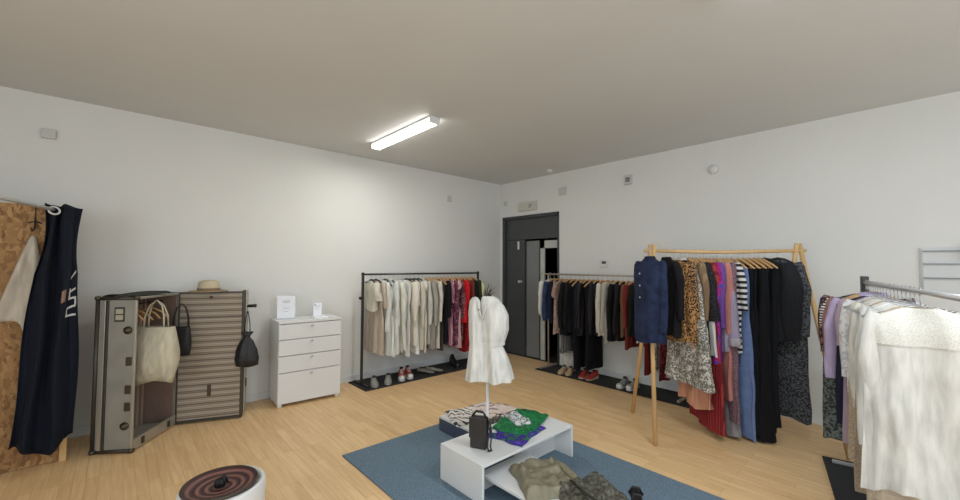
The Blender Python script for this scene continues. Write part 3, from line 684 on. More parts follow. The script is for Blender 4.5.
shoe('sneaker', 'right red sneaker with white toe on the black mat', (-2.15, -.36, .012), radians(-108), red, toe=M_whiteplastic, lace=M_whiteplastic, group=None, high=.12)
shoe('shoe', 'left pale grey shoe near the left post of the left rack', (-2.68, -.39, .012), radians(-112), grey, sole=grey, group=None, high=.08)
shoe('shoe', 'right pale grey shoe beside its mate near the left rack post', (-2.49, -.4, .012), radians(-120), grey, sole=grey, group=None, high=.08)
shoe('flat_shoe', 'left silvery flat shoe right of the red sneakers', (-1.86, -.36, .012), radians(-60), plain('pewter', (128, 124, 112), .4), sole=M_black, group=None, high=.06)
shoe('flat_shoe', 'right silvery flat shoe beside its mate past the red sneakers', (-1.72, -.37, .012), radians(-55), plain('pewter', (128, 124, 112), .4), sole=M_black, group=None, high=.06)
shoe('ankle_boot', 'black ankle boot under the bright red shirt', (-1.32, -.33, .012), radians(-100), M_black, sole=M_black, group=None, high=.15)
shoe('loafer', 'left beige loafer below the white cloth bag', (-.36, -1.62, .012), radians(196), tan, sole=tan, group=None, high=.07)
shoe('loafer', 'right beige loafer below the white cloth bag', (-.35, -1.73, .012), radians(200), tan, sole=tan, group=None, high=.07)
shoe('sandal', 'left red sandal under the black wide trousers', (-.35, -1.96, .012), radians(190), plain('red_suede', (150, 44, 38), .7), sole=tan, group=None, high=.075, heel=.03, L=.22)
shoe('sandal', 'right red sandal under the black wide trousers', (-.35, -2.09, .012), radians(172), plain('red_suede', (150, 44, 38), .7), sole=tan, group=None, high=.075, heel=.03, L=.22)
shoe('sneaker', 'left white and grey sneaker by the wooden rack leg', (-.34, -2.53, .012), radians(184), grey, toe=M_whiteplastic, group=None, high=.09)
shoe('sneaker', 'right white and grey sneaker by the wooden rack leg', (-.33, -2.66, .012), radians(180), grey, toe=M_whiteplastic, group=None, high=.09)
# white cloth bag standing on the mat of rack B
bg = thing('cloth_bag', 'white cloth bag standing on the mat under the dark rack', 'bag', (-.17, -1.6, .012))
MB().loft([[(.05*cos(a)*k, .1*math.copysign(abs(sin(a))**.5, sin(a))*q, z) for a in [2*pi*j/24 for j in range(24)]] for z, k, q in ((0, 1, 1), (.02, 1.1, 1.05), (.14, .9, 1), (.26, .5, .95))]).build('bag_body', fab((216, 214, 208)), bg, True)
# shoes/boxes in the dark doorway
o = shoe('shoe', 'dark shoe on the floor inside the doorway', (.4, -1.12, 0), radians(160), plain('navy_leather', (34, 38, 54), .5), group=None)

# ------------------------------------------------------------------ chest of drawers
ch = thing('chest_of_drawers', 'white chest of four drawers against the left wall', 'chest of drawers', (-3.845, -.445, 0), radians(-3))
CW, CD, CH = .68, .40, .925
b_ = MB(); b_.box(0, .018, .018, CD, .03, CH-.025); b_.box(CW-.018, CW, .018, CD, .03, CH-.025); b_.box(0, CW, CD-.01, CD, .03, CH-.025); b_.box(.018, CW-.018, .02, CD, .03, .05)
b_.build('carcass', M_white, ch, bevel=.002)
MB().box(-.004, CW+.004, -.004, CD, CH-.025, CH).build('top_panel', M_white, ch, bevel=.003)
zt = CH-.03; tot = CH-.03-.035
for hgt in (.2, .205, .21, .385-.0):
    z1 = zt; z0 = zt-tot*hgt; zt = z0
    dr = MB().box(.002, CW-.002, 0, .018, z0+.005, z1-.002).build('drawer', M_white, ch, bevel=.002)
    MB().lathe([(.007, 0), (.007, .012), (.014, .016), (.014, .022), (.001, .025)], 14, T(CW/2, 0, z1-.03) @ Matrix.Rotation(pi/2, 4, 'X')).build('knob', M_greyplastic, dr, True)
for x, y in ((.03, .05), (CW-.03, .05), (.03, CD-.05), (CW-.03, CD-.05)):
    MB().box(x-.02, x+.02, y-.02, y+.02, 0, .03).build('foot', M_white, ch)
acr = plain('clear_acrylic', (235, 240, 242), .05, alpha=.35)
paper = plain('paper', (238, 240, 244), .6)
ps = thing('sign_holder', 'tall clear stand with a white printed sheet on the left of the chest', 'sign holder', (-3.80, -.17, CH), radians(-14))
MB().box(0, .2, -.003, .0, .0, .27).build('back_sheet', acr, ps)
MB().box(0, .2, -.05, .05, 0, .003).build('base', acr, ps)
MB().box(.008, .192, -.0055, -.0035, .006, .262).build('paper_sheet', paper, ps)
MB().box(.07, .13, -.0075, -.006, .12, .124).box(.06, .14, -.0075, -.006, .2, .205).box(.065, .135, -.0075, -.006, .185, .189).box(.075, .125, -.0075, -.006, .08, .084).build('print', plain('grey_print', (150, 152, 156), .6), ps)
ps = thing('sign_holder', 'small clear stand with printed card on the right of the chest', 'sign holder', (-3.40, -.2, CH), radians(-20))
MB().box(0, .1, -.003, .0, .0, .17).build('back_sheet', acr, ps)
MB().box(0, .1, -.04, .04, 0, .004).build('base', acr, ps)
MB().box(.006, .094, -.0055, -.0035, .006, .165).build('paper_sheet', paper, ps)
MB().box(.02, .08, -.0075, -.006, .12, .123).box(.02, .06, -.0075, -.006, .09, .093).box(.015, .03, -.0075, -.006, .13, .15).build('print', plain('grey_print', (150, 152, 156), .6), ps)
tag(MB().box(-3.44, -3.27, -.36, -.22, CH, CH+.012).build('paper_pad', paper, bevel=.002), 'white pad of paper lying in front of the small sign holder', 'paper')

# ------------------------------------------------------------------ wardrobe trunk
M_shell = plain('trunk_shell', (158, 156, 146), .5, metal=.25, var=.22, vscale=5, bump=.1)
M_edge = plain('trunk_edge', (72, 68, 60), .45, metal=.4, var=.2)
M_rim = plain('trunk_rim', (186, 182, 170), .35, metal=.6, var=.15)
M_brass = plain('trunk_hardware', (86, 78, 64), .4, metal=.7)
def stripe_mat(direction, sc, cols):
    m, nt, b = newmat('striped_lining'); L = nt.links
    tc = N(nt, 'ShaderNodeTexCoord')
    w1 = N(nt, 'ShaderNodeTexWave', bands_direction=direction, Scale=sc, Distortion=.3, Detail=2.0); L.new(tc.outputs['Object'], w1.inputs['Vector'])
    w2 = N(nt, 'ShaderNodeTexWave', bands_direction=direction, Scale=sc*3.3, Distortion=.5); L.new(tc.outputs['Object'], w2.inputs['Vector'])
    n1 = N(nt, 'ShaderNodeTexNoise', Scale=140.0); L.new(tc.outputs['Object'], n1.inputs['Vector'])
    a = N(nt, 'ShaderNodeMath', operation='MULTIPLY_ADD'); a.inputs[1].default_value = .35; L.new(w2.outputs['Fac'], a.inputs[0]); 
    m1 = N(nt, 'ShaderNodeMath', operation='MULTIPLY'); m1.inputs[1].default_value = .45; L.new(w1.outputs['Fac'], m1.inputs[0]); L.new(m1.outputs[0], a.inputs[2])
    a2 = N(nt, 'ShaderNodeMath', operation='MULTIPLY_ADD'); a2.inputs[1].default_value = .3; L.new(n1.outputs['Fac'], a2.inputs[0]); L.new(a.outputs[0], a2.inputs[2])
    r = ramp(nt, [(.2, cols[0]), (.5, cols[1]), (.85, cols[2])]); L.new(a2.outputs[0], r.inputs['Fac']); L.new(r.outputs['Color'], b.inputs['Base Color'])
    b.inputs['Roughness'].default_value = .85; return m
M_lin = stripe_mat('Z', 5.2, ((102, 90, 78), (144, 132, 117), (174, 164, 148)))
M_lin2 = stripe_mat('Y', 5, ((84, 66, 58), (124, 104, 92), (152, 134, 120)))
BX, BY = -5.03, -.731
rzA = atan2(-.731+.568, -5.03+5.265)      # direction A->B
tk = thing('wardrobe_trunk', 'tall grey wardrobe trunk standing open on its end beside the curtain', 'trunk', (BX, BY, 0), rzA)
D_, W_, TH = .286, .58, 1.265
s = MB(); q = .012
s.box(-D_, 0, 0, q, .02, TH); s.box(-D_, 0, W_-q, W_, .02, TH); s.box(-D_, -D_+q, 0, W_, .02, TH); s.box(-D_, 0, 0, W_, TH-q, TH); s.box(-D_, 0, 0, W_, .02, .02+q)
s.build('case_shell', M_shell, tk, bevel=.004)
e = MB()
for x, y in ((-D_, 0), (-D_, W_)): e.tube([(x, y, .02), (x, y, TH)], .016, 8)
for z in (.02, TH-.004):
    e.tube([(-D_, 0, z), (0, 0, z)], .014, 8); e.tube([(-D_, W_, z), (0, W_, z)], .014, 8); e.tube([(-D_, 0, z), (-D_, W_, z)], .014, 8); 
e.build('edge_binding', M_edge, tk, True)
e = MB(); e.box(-.012, .006, -.006, .012, .012, TH+.006); e.box(-.012, .006, W_-.014, W_+.004, .012, TH+.004); e.box(-.012, .006, 0, W_, TH-.014, TH+.006); e.box(-.02, .006, 0, W_, .012, .1)
e.build('opening_rim', M_rim, tk, bevel=.003)
MB().box(-D_+.065, -D_+.085, -.012, 0, .03, TH-.02).build('wooden_rib', M_edge, tk, bevel=.004)
MB().box(-D_+.03, -D_+.06, -.006, 0, .03, TH-.02).build('pale_band', M_rim, tk, bevel=.003)
pl = MB().box(-.16, -.085, -.004, 0, 1.07, 1.19).build('label_plate', M_edge, tk)
MB().box(-.15, -.095, -.006, -.004, 1.135, 1.175).box(-.15, -.095, -.006, -.004, 1.085, 1.125).build('paper_labels', plain('old_paper', (176, 170, 150), .8), pl)
for z in (1.0, .22):
    l = MB().lathe([(.001, 0), (.032, 0), (.032, .01), (.018, .014), (.016, .028), (.001, .03)], 18, T(-.055, 0, z) @ Matrix.Rotation(pi/2, 4, 'X')).build('round_lock', M_brass, tk, True)
for z in (.75, .52, .38):
    MB().box(-.06, -.02, -.012, 0, z-.04, z+.03).build('latch', M_brass, tk, bevel=.003)
for x, z in ((-D_, .02), (0, .02), (-D_, TH), (0, TH)):
    MB().lathe([(.001, -.02), (.022, -.012), (.024, 0), (.022, .012), (.001, .02)], 12, T(x, .0, z)).build('corner_guard', M_brass, tk, True)
MB().box(-D_+.014, -D_+.02, .014, W_-.014, .04, TH-.02).build('back_lining', M_lin2, tk)
MB().box(-D_+.02, -.02, W_-.02, W_-.014, .04, TH-.02).build('side_lining', M_lin2, tk)
MB().box(-D_+.02, -.02, .014, .02, .04, TH-.02).build('side_lining', M_lin2, tk)
MB().tube([(-.14, .02, TH-.07), (-.14, W_-.02, TH-.07)], .008, 8).build('hanging_bar', M_brass, tk, True)
for y in (.12, W_-.12): MB().box(.004, .016, y-.015, y+.015, .03, .085).build('hasp', M_brass, tk, bevel=.003)
# wooden hanging frames inside
for k in range(4):
    y = .1+.1*k
    h_ = MB().tube([(-.26, y, 1.02), (-.2, y+.01, 1.09), (-.13, y+.02, 1.14), (-.06, y+.03, 1.1), (-.02, y+.04, 1.05)], .009, 8).tube([(-.13, y+.02, 1.14), (-.135, y+.02, 1.2)], .003, 6).build('trunk_hanger', M_hwood, tk, True)
dl = [(0, .0, 'trunk_lid')]
# right half
ld = thing('x', 'x', 'x'); COL.objects.unlink(ld); bpy.data.objects.remove(ld)
inv2 = Matrix.Rotation(-rzA, 3, 'Z')
def tl(p): return inv2 @ (Vector(p)-Vector((BX, BY, 0)))
c_ = tl((-4.705, -.262, 0)); dv = (tl((-4.197, -.468, 0))-c_); LW = .56; lrz = atan2(dv.y, dv.x)
ML = Matrix.Translation(c_) @ Matrix.Rotation(lrz, 4, 'Z')
lid = MB().box(0, LW, .012, .13, .02, TH+.005).build('lid_shell', M_shell, tk, bevel=.012, M=ML)
MB().box(.012, LW-.02, .0, .014, .035, TH-.012).build('lid_lining', M_lin, lid, bevel=.002)
e = MB(); e.box(0, .014, -.006, .02, .015, TH+.006); e.box(LW-.016, LW+.004, -.008, .03, .015, TH+.02); e.box(0, LW, -.006, .02, TH-.006, TH+.008); e.box(0, LW, -.006, .02, .01, .03)
e.build('lid_rim', M_edge, lid, bevel=.003)
MB().box(LW+.004, LW+.016, .03, .12, .03, TH+.02).build('side_strip', M_rim, lid, bevel=.003)
MB().box(.012, LW-.02, -.002, 0, .885+.13, .89+.13).build('pocket_seam', M_edge, lid)
MB().box(.26, .29, -.012, 0, .25, .36).build('leather_tab', plain('brown_leather', (72, 50, 36), .6), lid, bevel=.004)
MB().lathe([(.001, 0), (.014, 0), (.012, .012), (.001, .014)], 12, T(.27, .0, TH-.045) @ Matrix.Rotation(pi/2, 4, 'X')).build('stud', M_brass, lid, True)
MB().tube([(LW+.01, .05, 1.115), (LW+.06, .04, 1.12)], .011, 10).tube([(LW+.035, .045, 1.12), (LW+.1, .03, 1.122)], [.016, .018], 10).build('handle_peg', M_black, lid, True)
MB().box(LW+.012, LW+.026, .04, .08, .3, .38).build('side_latch', M_brass, lid, bevel=.003)

# straw hat on the lid
hp = Vector((-4.47, -.31, TH+.01))
ht = thing('straw_hat', 'small straw hat lying on top of the striped trunk lid', 'hat', hp)
MB().lathe([(.172, .004), (.165, .0), (.095, .006), (.094, .014), (.165, .008), (.172, .004)], 36, caps=False).build('brim', plain('straw', (172, 150, 116), .8, bump=.5, bscale=120, var=.2, vscale=30), ht, True)
MB().lathe([(.097, .008), (.094, .065), (.084, .1), (.05, .115), (.001, .113)], 36, caps=False).build('crown', plain('pale_straw', (206, 192, 162), .8, bump=.5, bscale=120, var=.15, vscale=30), ht, True)
MB().lathe([(.099, .012), (.0975, .036)], 36, caps=False).build('hat_band', plain('hat_ribbon', (134, 112, 84), .8), ht, True)
# dark cloth on the trunk top
dk = MB().grid(lambda u, v: (-.22+.42*u, -.1+.2*v, .008+.026*sin(pi*v)**.6*(.35+.65*u)+.006*sin(9*u+4*v)), 20, 10)
dk = dk.build('folded_cloth', fab((62, 64, 58)), None, True, solid=.006); dk.location = (-5.0, -.47, TH+.004); dk.rotation_euler = (0, 0, radians(30))
tag(dk, 'dark folded cloth lying on top of the grey trunk shell', 'cloth')

# totes
def tote(name, label, loc, rz, w, h, d, mat, smat, sl, tilt=0, zig=.01, sgap=.5):
    t = thing(name, label, 'bag', loc, rz)
    rng = random.Random(5)
    rings = []
    for i in range(13):
        u = i/12; z = -h*u
        k = .9+.16*sin(pi*min(1, u*1.05)*.62)-.1*u**6
        rings.append([(w/2*k*math.copysign(abs(cos(a))**.55, cos(a))+tilt*u*.05, d/2*(.35+1.1*sin(pi*min(1, u*.85+.05))**.7)*math.copysign(abs(sin(a))**.8, sin(a))+zig*sin(5*cos(a)+7*u)*u, z-(.02*cos(3*a) if 0 < i < 3 else 0)+(zig*1.5*sin(4*cos(a)) if i == 12 else 0)) for a in [2*pi*j/36 for j in range(36)]])
    rings.append([(p[0]*.5, p[1]*.5, -h-.008) for p in rings[-1]])
    m = MB().loft(rings, caps=False); b = len(m.v); m.f.append(tuple(range(b-36, b)))
    m.build('bag_body', mat, t, True)
    for sd in (-1, 1):
        y = sd*d*.2
        MB().tube([(-w*sgap/2, y, -.05), (-w*sgap/2*.92, y*.9, sl*.4), (-w*sgap/2*.6, y*.4, sl*.8), (0, 0, sl), (w*sgap/2*.6, y*.4, sl*.8), (w*sgap/2*.92, y*.9, sl*.4), (w*sgap/2, y, -.05)], .009, 8, flat=.6).build('strap', smat, t, True)
    return t
tt = tote('tote_bag', 'cream canvas tote bag hanging in front of the open trunk', (-4.89, -.60, 1.0), radians(-38), .34, .46, .14, fab((208, 200, 176)), fab((196, 186, 160)), .23, zig=.02, sgap=.5)
tote('tote_bag', 'slim black tote bag hanging at the trunk hinge', (-4.69, -.345, .95), radians(-24), .17, .27, .05, plain('black_leather', (24, 25, 27), .55), M_black, .22, zig=.004, sgap=.75)
# drawstring bag on the peg
pw_ = Matrix.Translation((BX, BY, 0)) @ Matrix.Rotation(rzA, 4, 'Z') @ ML @ Vector((LW+.06, .035, 1.12))
db = thing('drawstring_bag', 'small black drawstring bag hanging from the trunk lid peg', 'bag', (pw_.x-.04, pw_.y-.03, pw_.z-.34), radians(-30)); db.scale = (1.25, 1.25, 1.35)
rings = []
for i, (r, z) in enumerate(((.045, .06), (.022, .03), (.022, .02), (.05, -.01), (.075, -.07), (.088, -.14), (.08, -.19), (.04, -.2))):
    rings.append([(r*(1+.08*sin(7*a+i))*cos(a)*1.0, r*.6*(1+.08*cos(6*a))*sin(a), z) for a in [2*pi*j/32 for j in range(32)]])
MB().loft(rings).build('bag_body', plain('black_nylon', (26, 27, 30), .5, bump=.4, bscale=30), db, True)
for sd in (-1, 1): MB().tube([(sd*.02, 0, .02), (sd*.018, 0, .12), (sd*.002, 0, .215)], .0035, 6).build('cord', M_black, db, True)

# ------------------------------------------------------------------ fitting booth
ob = thing('osb_partition', 'chipboard partition panel of the fitting booth behind the curtain', 'partition', (-5.44, -.53, 0))
MB().box(-1.3, 0, -.009, .009, .005, 2.0).build('board', M_osb, ob)
MB().box(-.012, .028, -.03, .0, 0, .4).build('stud', M_pine, ob, bevel=.002)
MB().box(-.08, -.04, .01, .05, 0, 1.95).build('stud', M_pine, ob, bevel=.002)
M_rail = plain('rail_enamel', (206, 206, 202), .3, metal=.2)
rl = thing('curtain_rail', 'thin silver curtain rail running across the fitting booth', 'curtain rail', (-5.48, -.60, 1.955))
dr_ = Vector((-.235, -.72, .0)).normalized()
MB().tube([(.02*-dr_.x, .04, 0), tuple(dr_*1.7)], .013, 12).build('rail', M_rail, rl, True)
MB().lathe([(.02, 0), (.02, .02), (.001, .021)], 16, T(0, .045, 0) @ Matrix.Rotation(pi/2, 4, 'X')).build('end_cap', M_chrome, rl, True)
def cpt(u, v, off=0):
    # u across, v down; gathered curtain
    xt = -5.575+.19*u; xb = -5.70+.33*u
    k = v**.9; x = xt+(xb-xt)*k
    if v < .3: x -= .02*sin(pi*v/.3)*(u-.5)*2
    y = -.70+.0*u + (.04+.012*v)*sin(u*2.6*2*pi+.4)+.008*sin(u*31+v*3) + .03*(u-.5)*v - off
    if u > .86: y += .12*(u-.86)/.14
    z = 2.005-(2.005-(.17+.05*sin(u*7+1)))*v
    if v < .02: z -= .02*abs(sin(u*5))
    return (x+.01*sin(v*9+u*8), y, z)
ct = thing('curtain', 'dark navy curtain gathered at the end of the booth rail', 'curtain', (0, 0, 0))
MB().grid(cpt, 110, 40).build('drape', fab((22, 28, 42)), ct, True, solid=.004)
RM = T(-5.52, -.765, 1.945)@Matrix.Rotation(radians(22), 4, 'Z')@Matrix.Rotation(radians(72), 4, 'X')
rr = MB(); ring = []
for i in range(25):
    a = 2*pi*i/24; ring.append(RM @ Vector((.03*cos(a), .03*sin(a), 0)))
rr.tube(ring, .007, 8, caps=False).build('eyelet', M_rail, ct, True)
# printed lettering seen edge-on on the last fold: strokes that follow the cloth
lt = MB()
def stroke(u0, v0, u1, v1, wv=.009, wu=0):
    def fn(a, b):
        return cpt(u0+(u1-u0)*a+wu*b, v0+(v1-v0)*a+wv*b, .006)
    lt.grid(fn, 10, 1)
for u0, v0, u1, v1 in ((.80,.315,.97,.285), (.80,.375,.97,.36), (.80,.375,.83,.40), (.77,.40,.97,.40), (.77,.44,.97,.435), (.77,.47,.97,.475)):
    stroke(u0, v0, u1, v1)
stroke(.765, .44, .765, .478, 0, .04); stroke(.95, .40, .95, .437, 0, .03); stroke(.82, .36, .82, .40, 0, .03)
lt.build('printed_lettering', plain('print_white', (206, 206, 204), .7), ct, False)
lb = MB().grid(lambda a, b: cpt(.62+.12*a, .355+.05*b, .012), 6, 3).build('tan_patch', plain('tan_patch', (150, 118, 98), .7), ct)
# hook and white cloth inside the booth
hk_ = thing('wall_hook', 'small black hook on a cord on the chipboard partition', 'hook', (-5.635, -.545, 1.87))
MB().tube([(0, 0, .13), (0, -.003, 0)], .003, 6).build('cord', M_black, hk_, True)
MB().tube([(-.035, -.005, -.012), (0, -.008, -.0), (.035, -.005, -.012)], .006, 6).tube([(0, -.006, .03), (0, -.01, -.05), (-.012, -.02, -.075), (-.02, -.03, -.05)], .005, 6).build('hook_arms', M_black, hk_, True)
hc_ = MB()
def hcf(u, v):
    w = .02+.26*v**.9
    x = -5.635+(-.66+1.0*u)*w; dz = .64*v + .22*v*math.exp(-((u-.72)/.16)**2)
    return (x, -.575-.02*sin(u*9+v*2)*min(1, v*2)-.02*sin(pi*u), 1.76-dz*1.0)
hc_.grid(hcf, 30, 24)
tag(hc_.build('hanging_cloth', fab((206, 196, 178)), None, True, solid=.005), 'white cloth hanging from the hook inside the fitting booth', 'cloth')

# ------------------------------------------------------------------ rug and display benches
tag(MB().box(-3.768, -2.14, -4.75, -1.935, .0005, .011).build('rug', M_carpet, bevel=.003), 'large slate blue rug under the white display benches', 'rug')
RZ = .011
tb = thing('display_bench', 'higher white display bench standing in the middle of the blue rug', 'bench', (-3.39, -3.195, RZ))
BH = .25; q = .02
MB().box(0, 1.0, 0, .445, BH-q, BH).build('top_panel', M_white, tb, bevel=.002)
MB().box(0, q, 0, .445, 0, BH-q).build('side_panel', M_white, tb, bevel=.002)
MB().box(1-q, 1.0, 0, .445, 0, BH-q).build('side_panel', M_white, tb, bevel=.002)
MB().box(.5, 1-q, .17, .185, 0, BH-q).build('inner_panel', M_white, tb)
tb = thing('display_bench', 'low white display bench behind the higher bench, under the printed scarves', 'bench', (-2.89, -2.70, RZ))
MB().box(0, .6, 0, .64, .11, .13).build('top_panel', M_white, tb, bevel=.002)
M_navyp = plain('navy_panel', (70, 78, 98), .5)
MB().box(0, .018, 0, .64, 0, .11).build('side_panel', M_navyp, tb)
MB().box(.582, .6, 0, .64, 0, .11).build('side_panel', M_navyp, tb)
tb = thing('display_bench', 'low white display bench in front, under the olive and dark pieces', 'bench', (-3.285, -4.05, RZ))
MB().box(0, .46, 0, 1.0, .1, .12).build('top_panel', M_white, tb, bevel=.002)
MB().box(0, .46, 0, .018, 0, .1).build('side_panel', M_white, tb)
MB().box(0, .46, .98, 1.0, 0, .1).build('side_panel', M_white, tb)

# folded cloth generator
def pile(name, label, cat, loc, rz, w, d, h, mat, seed, ed=.12, lump=.3, parent=None, nu=44, nv=34, fold=1.0):
    rng = random.Random(seed); P_ = [rng.random()*6.28 for _ in range(10)]
    def fn(u, v):
        x = (u-.5)*2; y = (v-.5)*2
        ex_ = 1+.05*sin(4*y+P_[0])+.015*sin(9*y+P_[1]); ey = 1+.05*sin(3*x+P_[2])+.02*sin(8*x+P_[3])
        r = min(1, (1-abs(x))/ed, (1-abs(y))/ed); r = max(0, r)**.5
        hh = h*(.65+lump*(sin(3*x+P_[4]+2*y)*.5+.5*sin(5*y+P_[5]-2*x))+fold*.5*noise.noise(Vector((3*x+seed, 2.2*y, seed)))+fold*.3*abs(noise.noise(Vector((6*x+2*y, 5*y-seed, 2)))))
        return (x*w/2*ex_, y*d/2*ey, .002+max(.004, hh)*r)
    o = MB().grid(fn, nu, nv).build(name, mat, parent, True)
    if not parent:
        o.location = loc; o.rotation_euler = (0, 0, rz); tag(o, label, cat)
    return o
TZ = RZ+BH+.001; LZ = RZ+.131; FZ = RZ+.121
# emerald scarf and purple one
def sub_pile(root, name, mat, x, y, z, rz, w, d, h, seed, **k):
    o = pile(name, '', '', None, 0, w, d, h, mat, seed, parent=root, **k); o.location = (x, y, z); o.rotation_euler = (0, 0, rz); return o
green = fab((24, 112, 62), pat='floral', c2=(18, 84, 48), c3=(40, 140, 84), scale=1.5, rough=.5)
gs = pile('folded_scarf', 'emerald green satin blouse folded on the higher bench', 'scarf', (-2.68, -2.90, TZ+.012), radians(18), .5, .31, .030, green, 3, lump=.06, fold=.6)
sub_pile(gs, 'flower_print', fab((196, 190, 198), pat='floral', c2=(30, 110, 64), c3=(214, 206, 212), scale=2.6), -.02, .03, .016, .9, .24, .13, .03, 6)
pile('folded_scarf', 'purple printed scarf folded under the emerald green one', 'scarf', (-2.84, -2.99, TZ), radians(14), .40, .30, .022, fab((62, 46, 134), pat='floral', c2=(50, 110, 70), c3=(90, 70, 160), scale=.7), 5, lump=.2)
# printed pile on back bench
zeb = fab((216, 210, 202), pat='snake', c2=(62, 60, 60), scale=1.2)
pile('folded_scarf', 'black and white zebra print scarf on the low back bench', 'scarf', (-2.72, -2.27, LZ), radians(-20), .34, .34, .05, zeb, 11)
pile('folded_scarf', 'pale pink crumpled scarf at the right end of the back bench', 'scarf', (-2.45, -2.36, LZ), radians(10), .3, .36, .055, fab((214, 196, 186), pat='snake', c2=(150, 130, 124), scale=.6), 12)
pile('folded_scarf', 'grey patterned scarf lying behind the standing black handbag', 'scarf', (-2.62, -2.56, LZ), radians(25), .38, .16, .05, fab((112, 112, 104), pat='speckle', c2=(44, 46, 44), scale=.4), 13)
# black handbag
hb = thing('handbag', 'small black leather handbag standing on the higher bench', 'bag', (-3.225, -2.985, TZ), radians(-62)); hb.scale = (.82, 1.0, 1.25)
M_bl = plain('black_bag_leather', (38, 36, 34), .5, bump=.2, bscale=80)
MB().box(-.075, .075, -.035, .035, 0, .17).build('bag_body', M_bl, hb, bevel=.012)
MB().box(-.078, .078, -.041, -.034, .06, .175).build('flap', M_bl, hb, bevel=.006)
MB().tube([(.07, 0, .16), (.1, 0, .14), (.115, -.01, .08), (.11, -.02, .02), (.125, -.035, .008), (.105, -.05, .006), (.085, -.035, .03), (.1, -.01, .1), (.075, 0, .15)], .007, 8).build('strap', M_black, hb, True)
MB().tube([(-.07, .0, .165), (-.03, .0, .2), (.03, .0, .2), (.07, .0, .165)], .007, 8).build('handle', M_black, hb, True)
# olive and dark pieces on the front bench
ol = pile('folded_trousers', 'shiny olive grey trousers folded on the low front bench', 'trousers', (-3.05, -3.41, FZ), radians(62), .40, .34, .075, fab((140, 134, 112), rough=.35), 21, lump=.12, ed=.18)
MB().tube([(-.2, -.15, .03), (-.08, -.19, .035), (.07, -.18, .035), (.19, -.14, .03)], [.028, .032, .032, .026], 12, flat=.8).build('rolled_hem', fab((150, 142, 114), rough=.35), ol, True)
dg = pile('folded_jacket', 'dark olive glittery jacket folded at the front bench end', 'jacket', (-2.98, -3.74, FZ), radians(70), .38, .36, .075, fab((66, 64, 54), pat='speckle', c2=(104, 102, 92), scale=.6, rough=.4), 22, lump=.1, ed=.2)
MB().tube([(-.17, .06, .07), (-.05, .1, .085), (.1, .09, .08)], [.008, .012, .008], 8, flat=.6).build('front_seam', fab((52, 50, 42)), dg, True)
so = thing('sandal', 'black strappy sandal lying at the low front bench right edge', 'shoe', (-2.80, -3.93, FZ), radians(30))
MB().loft([[(.12*(u-.5)*2, w_*cos(2*pi*j/14), .012+.008*sin(2*pi*j/14)) for j in range(14)] for u, w_ in ((0, .02), (.2, .034), (.5, .03), (.8, .042), (1, .015))]).build('sole', M_black, so, True)
MB().tube([(.05, -.04, .015), (.05, -.02, .055), (.05, .02, .055), (.05, .04, .015)], .007, 6).build('toe_strap', M_black, so, True)
MB().tube([(-.07, -.032, .015), (-.06, -.02, .07), (-.06, .02, .07), (-.07, .032, .015)], .007, 6).build('ankle_strap', M_black, so, True)

# ------------------------------------------------------------------ dress stand and dress
st = thing('dress_stand', 'slim white display stand on the higher bench holding the white dress', 'stand', (-3.0, -2.83, TZ))
MB().lathe([(.09, 0), (.09, .006), (.012, .01), (.011, 1.02), (.001, 1.02)], 24).build('pole', M_whiteplastic, st, True)
MB().lathe([(.001, 1.0), (.03, 1.0), (.034, 1.03), (.026, 1.06), (.001, 1.07)], 18, T(0, 0, 0)).build('neck_cap', M_black, st, True)
dz = thing('white_dress', 'short white puff sleeved dress displayed on the stand above the bench', 'dress', (-3.0, -2.83, 0), atan2(-.69, .73))
dm = fab((224, 223, 216)); 
def prof(levels, nn=48, pl=0, ph=0, kf=7):
    rings = []
    for z, cx, w, d, p in levels:
        rings.append([(cx+w*cos(a)*(1+p*sin(kf*a+ph)), d*sin(a)*(1+p*1.5*sin(kf*a+ph+1)), z) for a in [2*pi*j/nn for j in range(nn)]])
    crumple(rings, .008, ph*5+3, 1.31)
    return rings
def interp(levels, n=26):
    out = []
    for i in range(n+1):
        t = i/n*(len(levels)-1); k = min(int(t), len(levels)-2); f = t-k; f = f*f*(3-2*f)*.5+f*.5
        out.append(tuple(a+(b-a)*f for a, b in zip(levels[k], levels[k+1])))
    return out
right = [(1.31, .0, .035, .03, 0), (1.295, .015, .062, .05, .0), (1.25, .03, .085, .08, .01), (1.17, .045, .098, .1, .015), (1.05, .042, .1, .1, .02), (.965, .034, .08, .08, .02), (.93, .034, .078, .078, .01), (.85, .05, .1, .1, .05), (.76, .062, .115, .115, .08), (.665, .072, .128, .13, .1)]
MB().loft(prof(interp(right)), caps=False).build('body', dm, dz, True)
left = [(1.30, -.1, .018, .03, 0), (1.27, -.1, .042, .05, 0), (1.18, -.098, .055, .07, .01), (1.05, -.09, .058, .08, .02), (.94, -.085, .058, .08, .02), (.8, -.085, .07, .09, .05), (.668, -.088, .085, .1, .08)]
MB().loft(prof(interp(left), ph=2), caps=False).build('front_panel', dm, dz, True)
sl_ = [(1.27, .075, .02, .03, 0), (1.24, .085, .04, .055, .02), (1.16, .104, .055, .07, .04), (1.05, .106, .055, .072, .05), (.98, .098, .042, .055, .05), (.955, .1, .034, .04, .02), (.93, .1, .034, .04, .0)]
MB().loft(prof(interp(sl_), ph=1), caps=False).build('puff_sleeve', dm, dz, True)
MB().loft(prof([(.965, .034, .086, .086, .01), (.945, .034, .087, .087, .01), (.925, .034, .086, .086, .01)]), caps=False).build('waist_seam', fab((222, 220, 212)), dz, True)
MB().tube([(-.1, -.03, 1.305), (-.07, -.075, 1.22), (-.045, -.085, 1.14)], .006, 6).tube([(.0, -.03, 1.31), (-.02, -.075, 1.22), (-.04, -.085, 1.14)], .006, 6).build('neckline', fab((222, 220, 212)), dz, True)
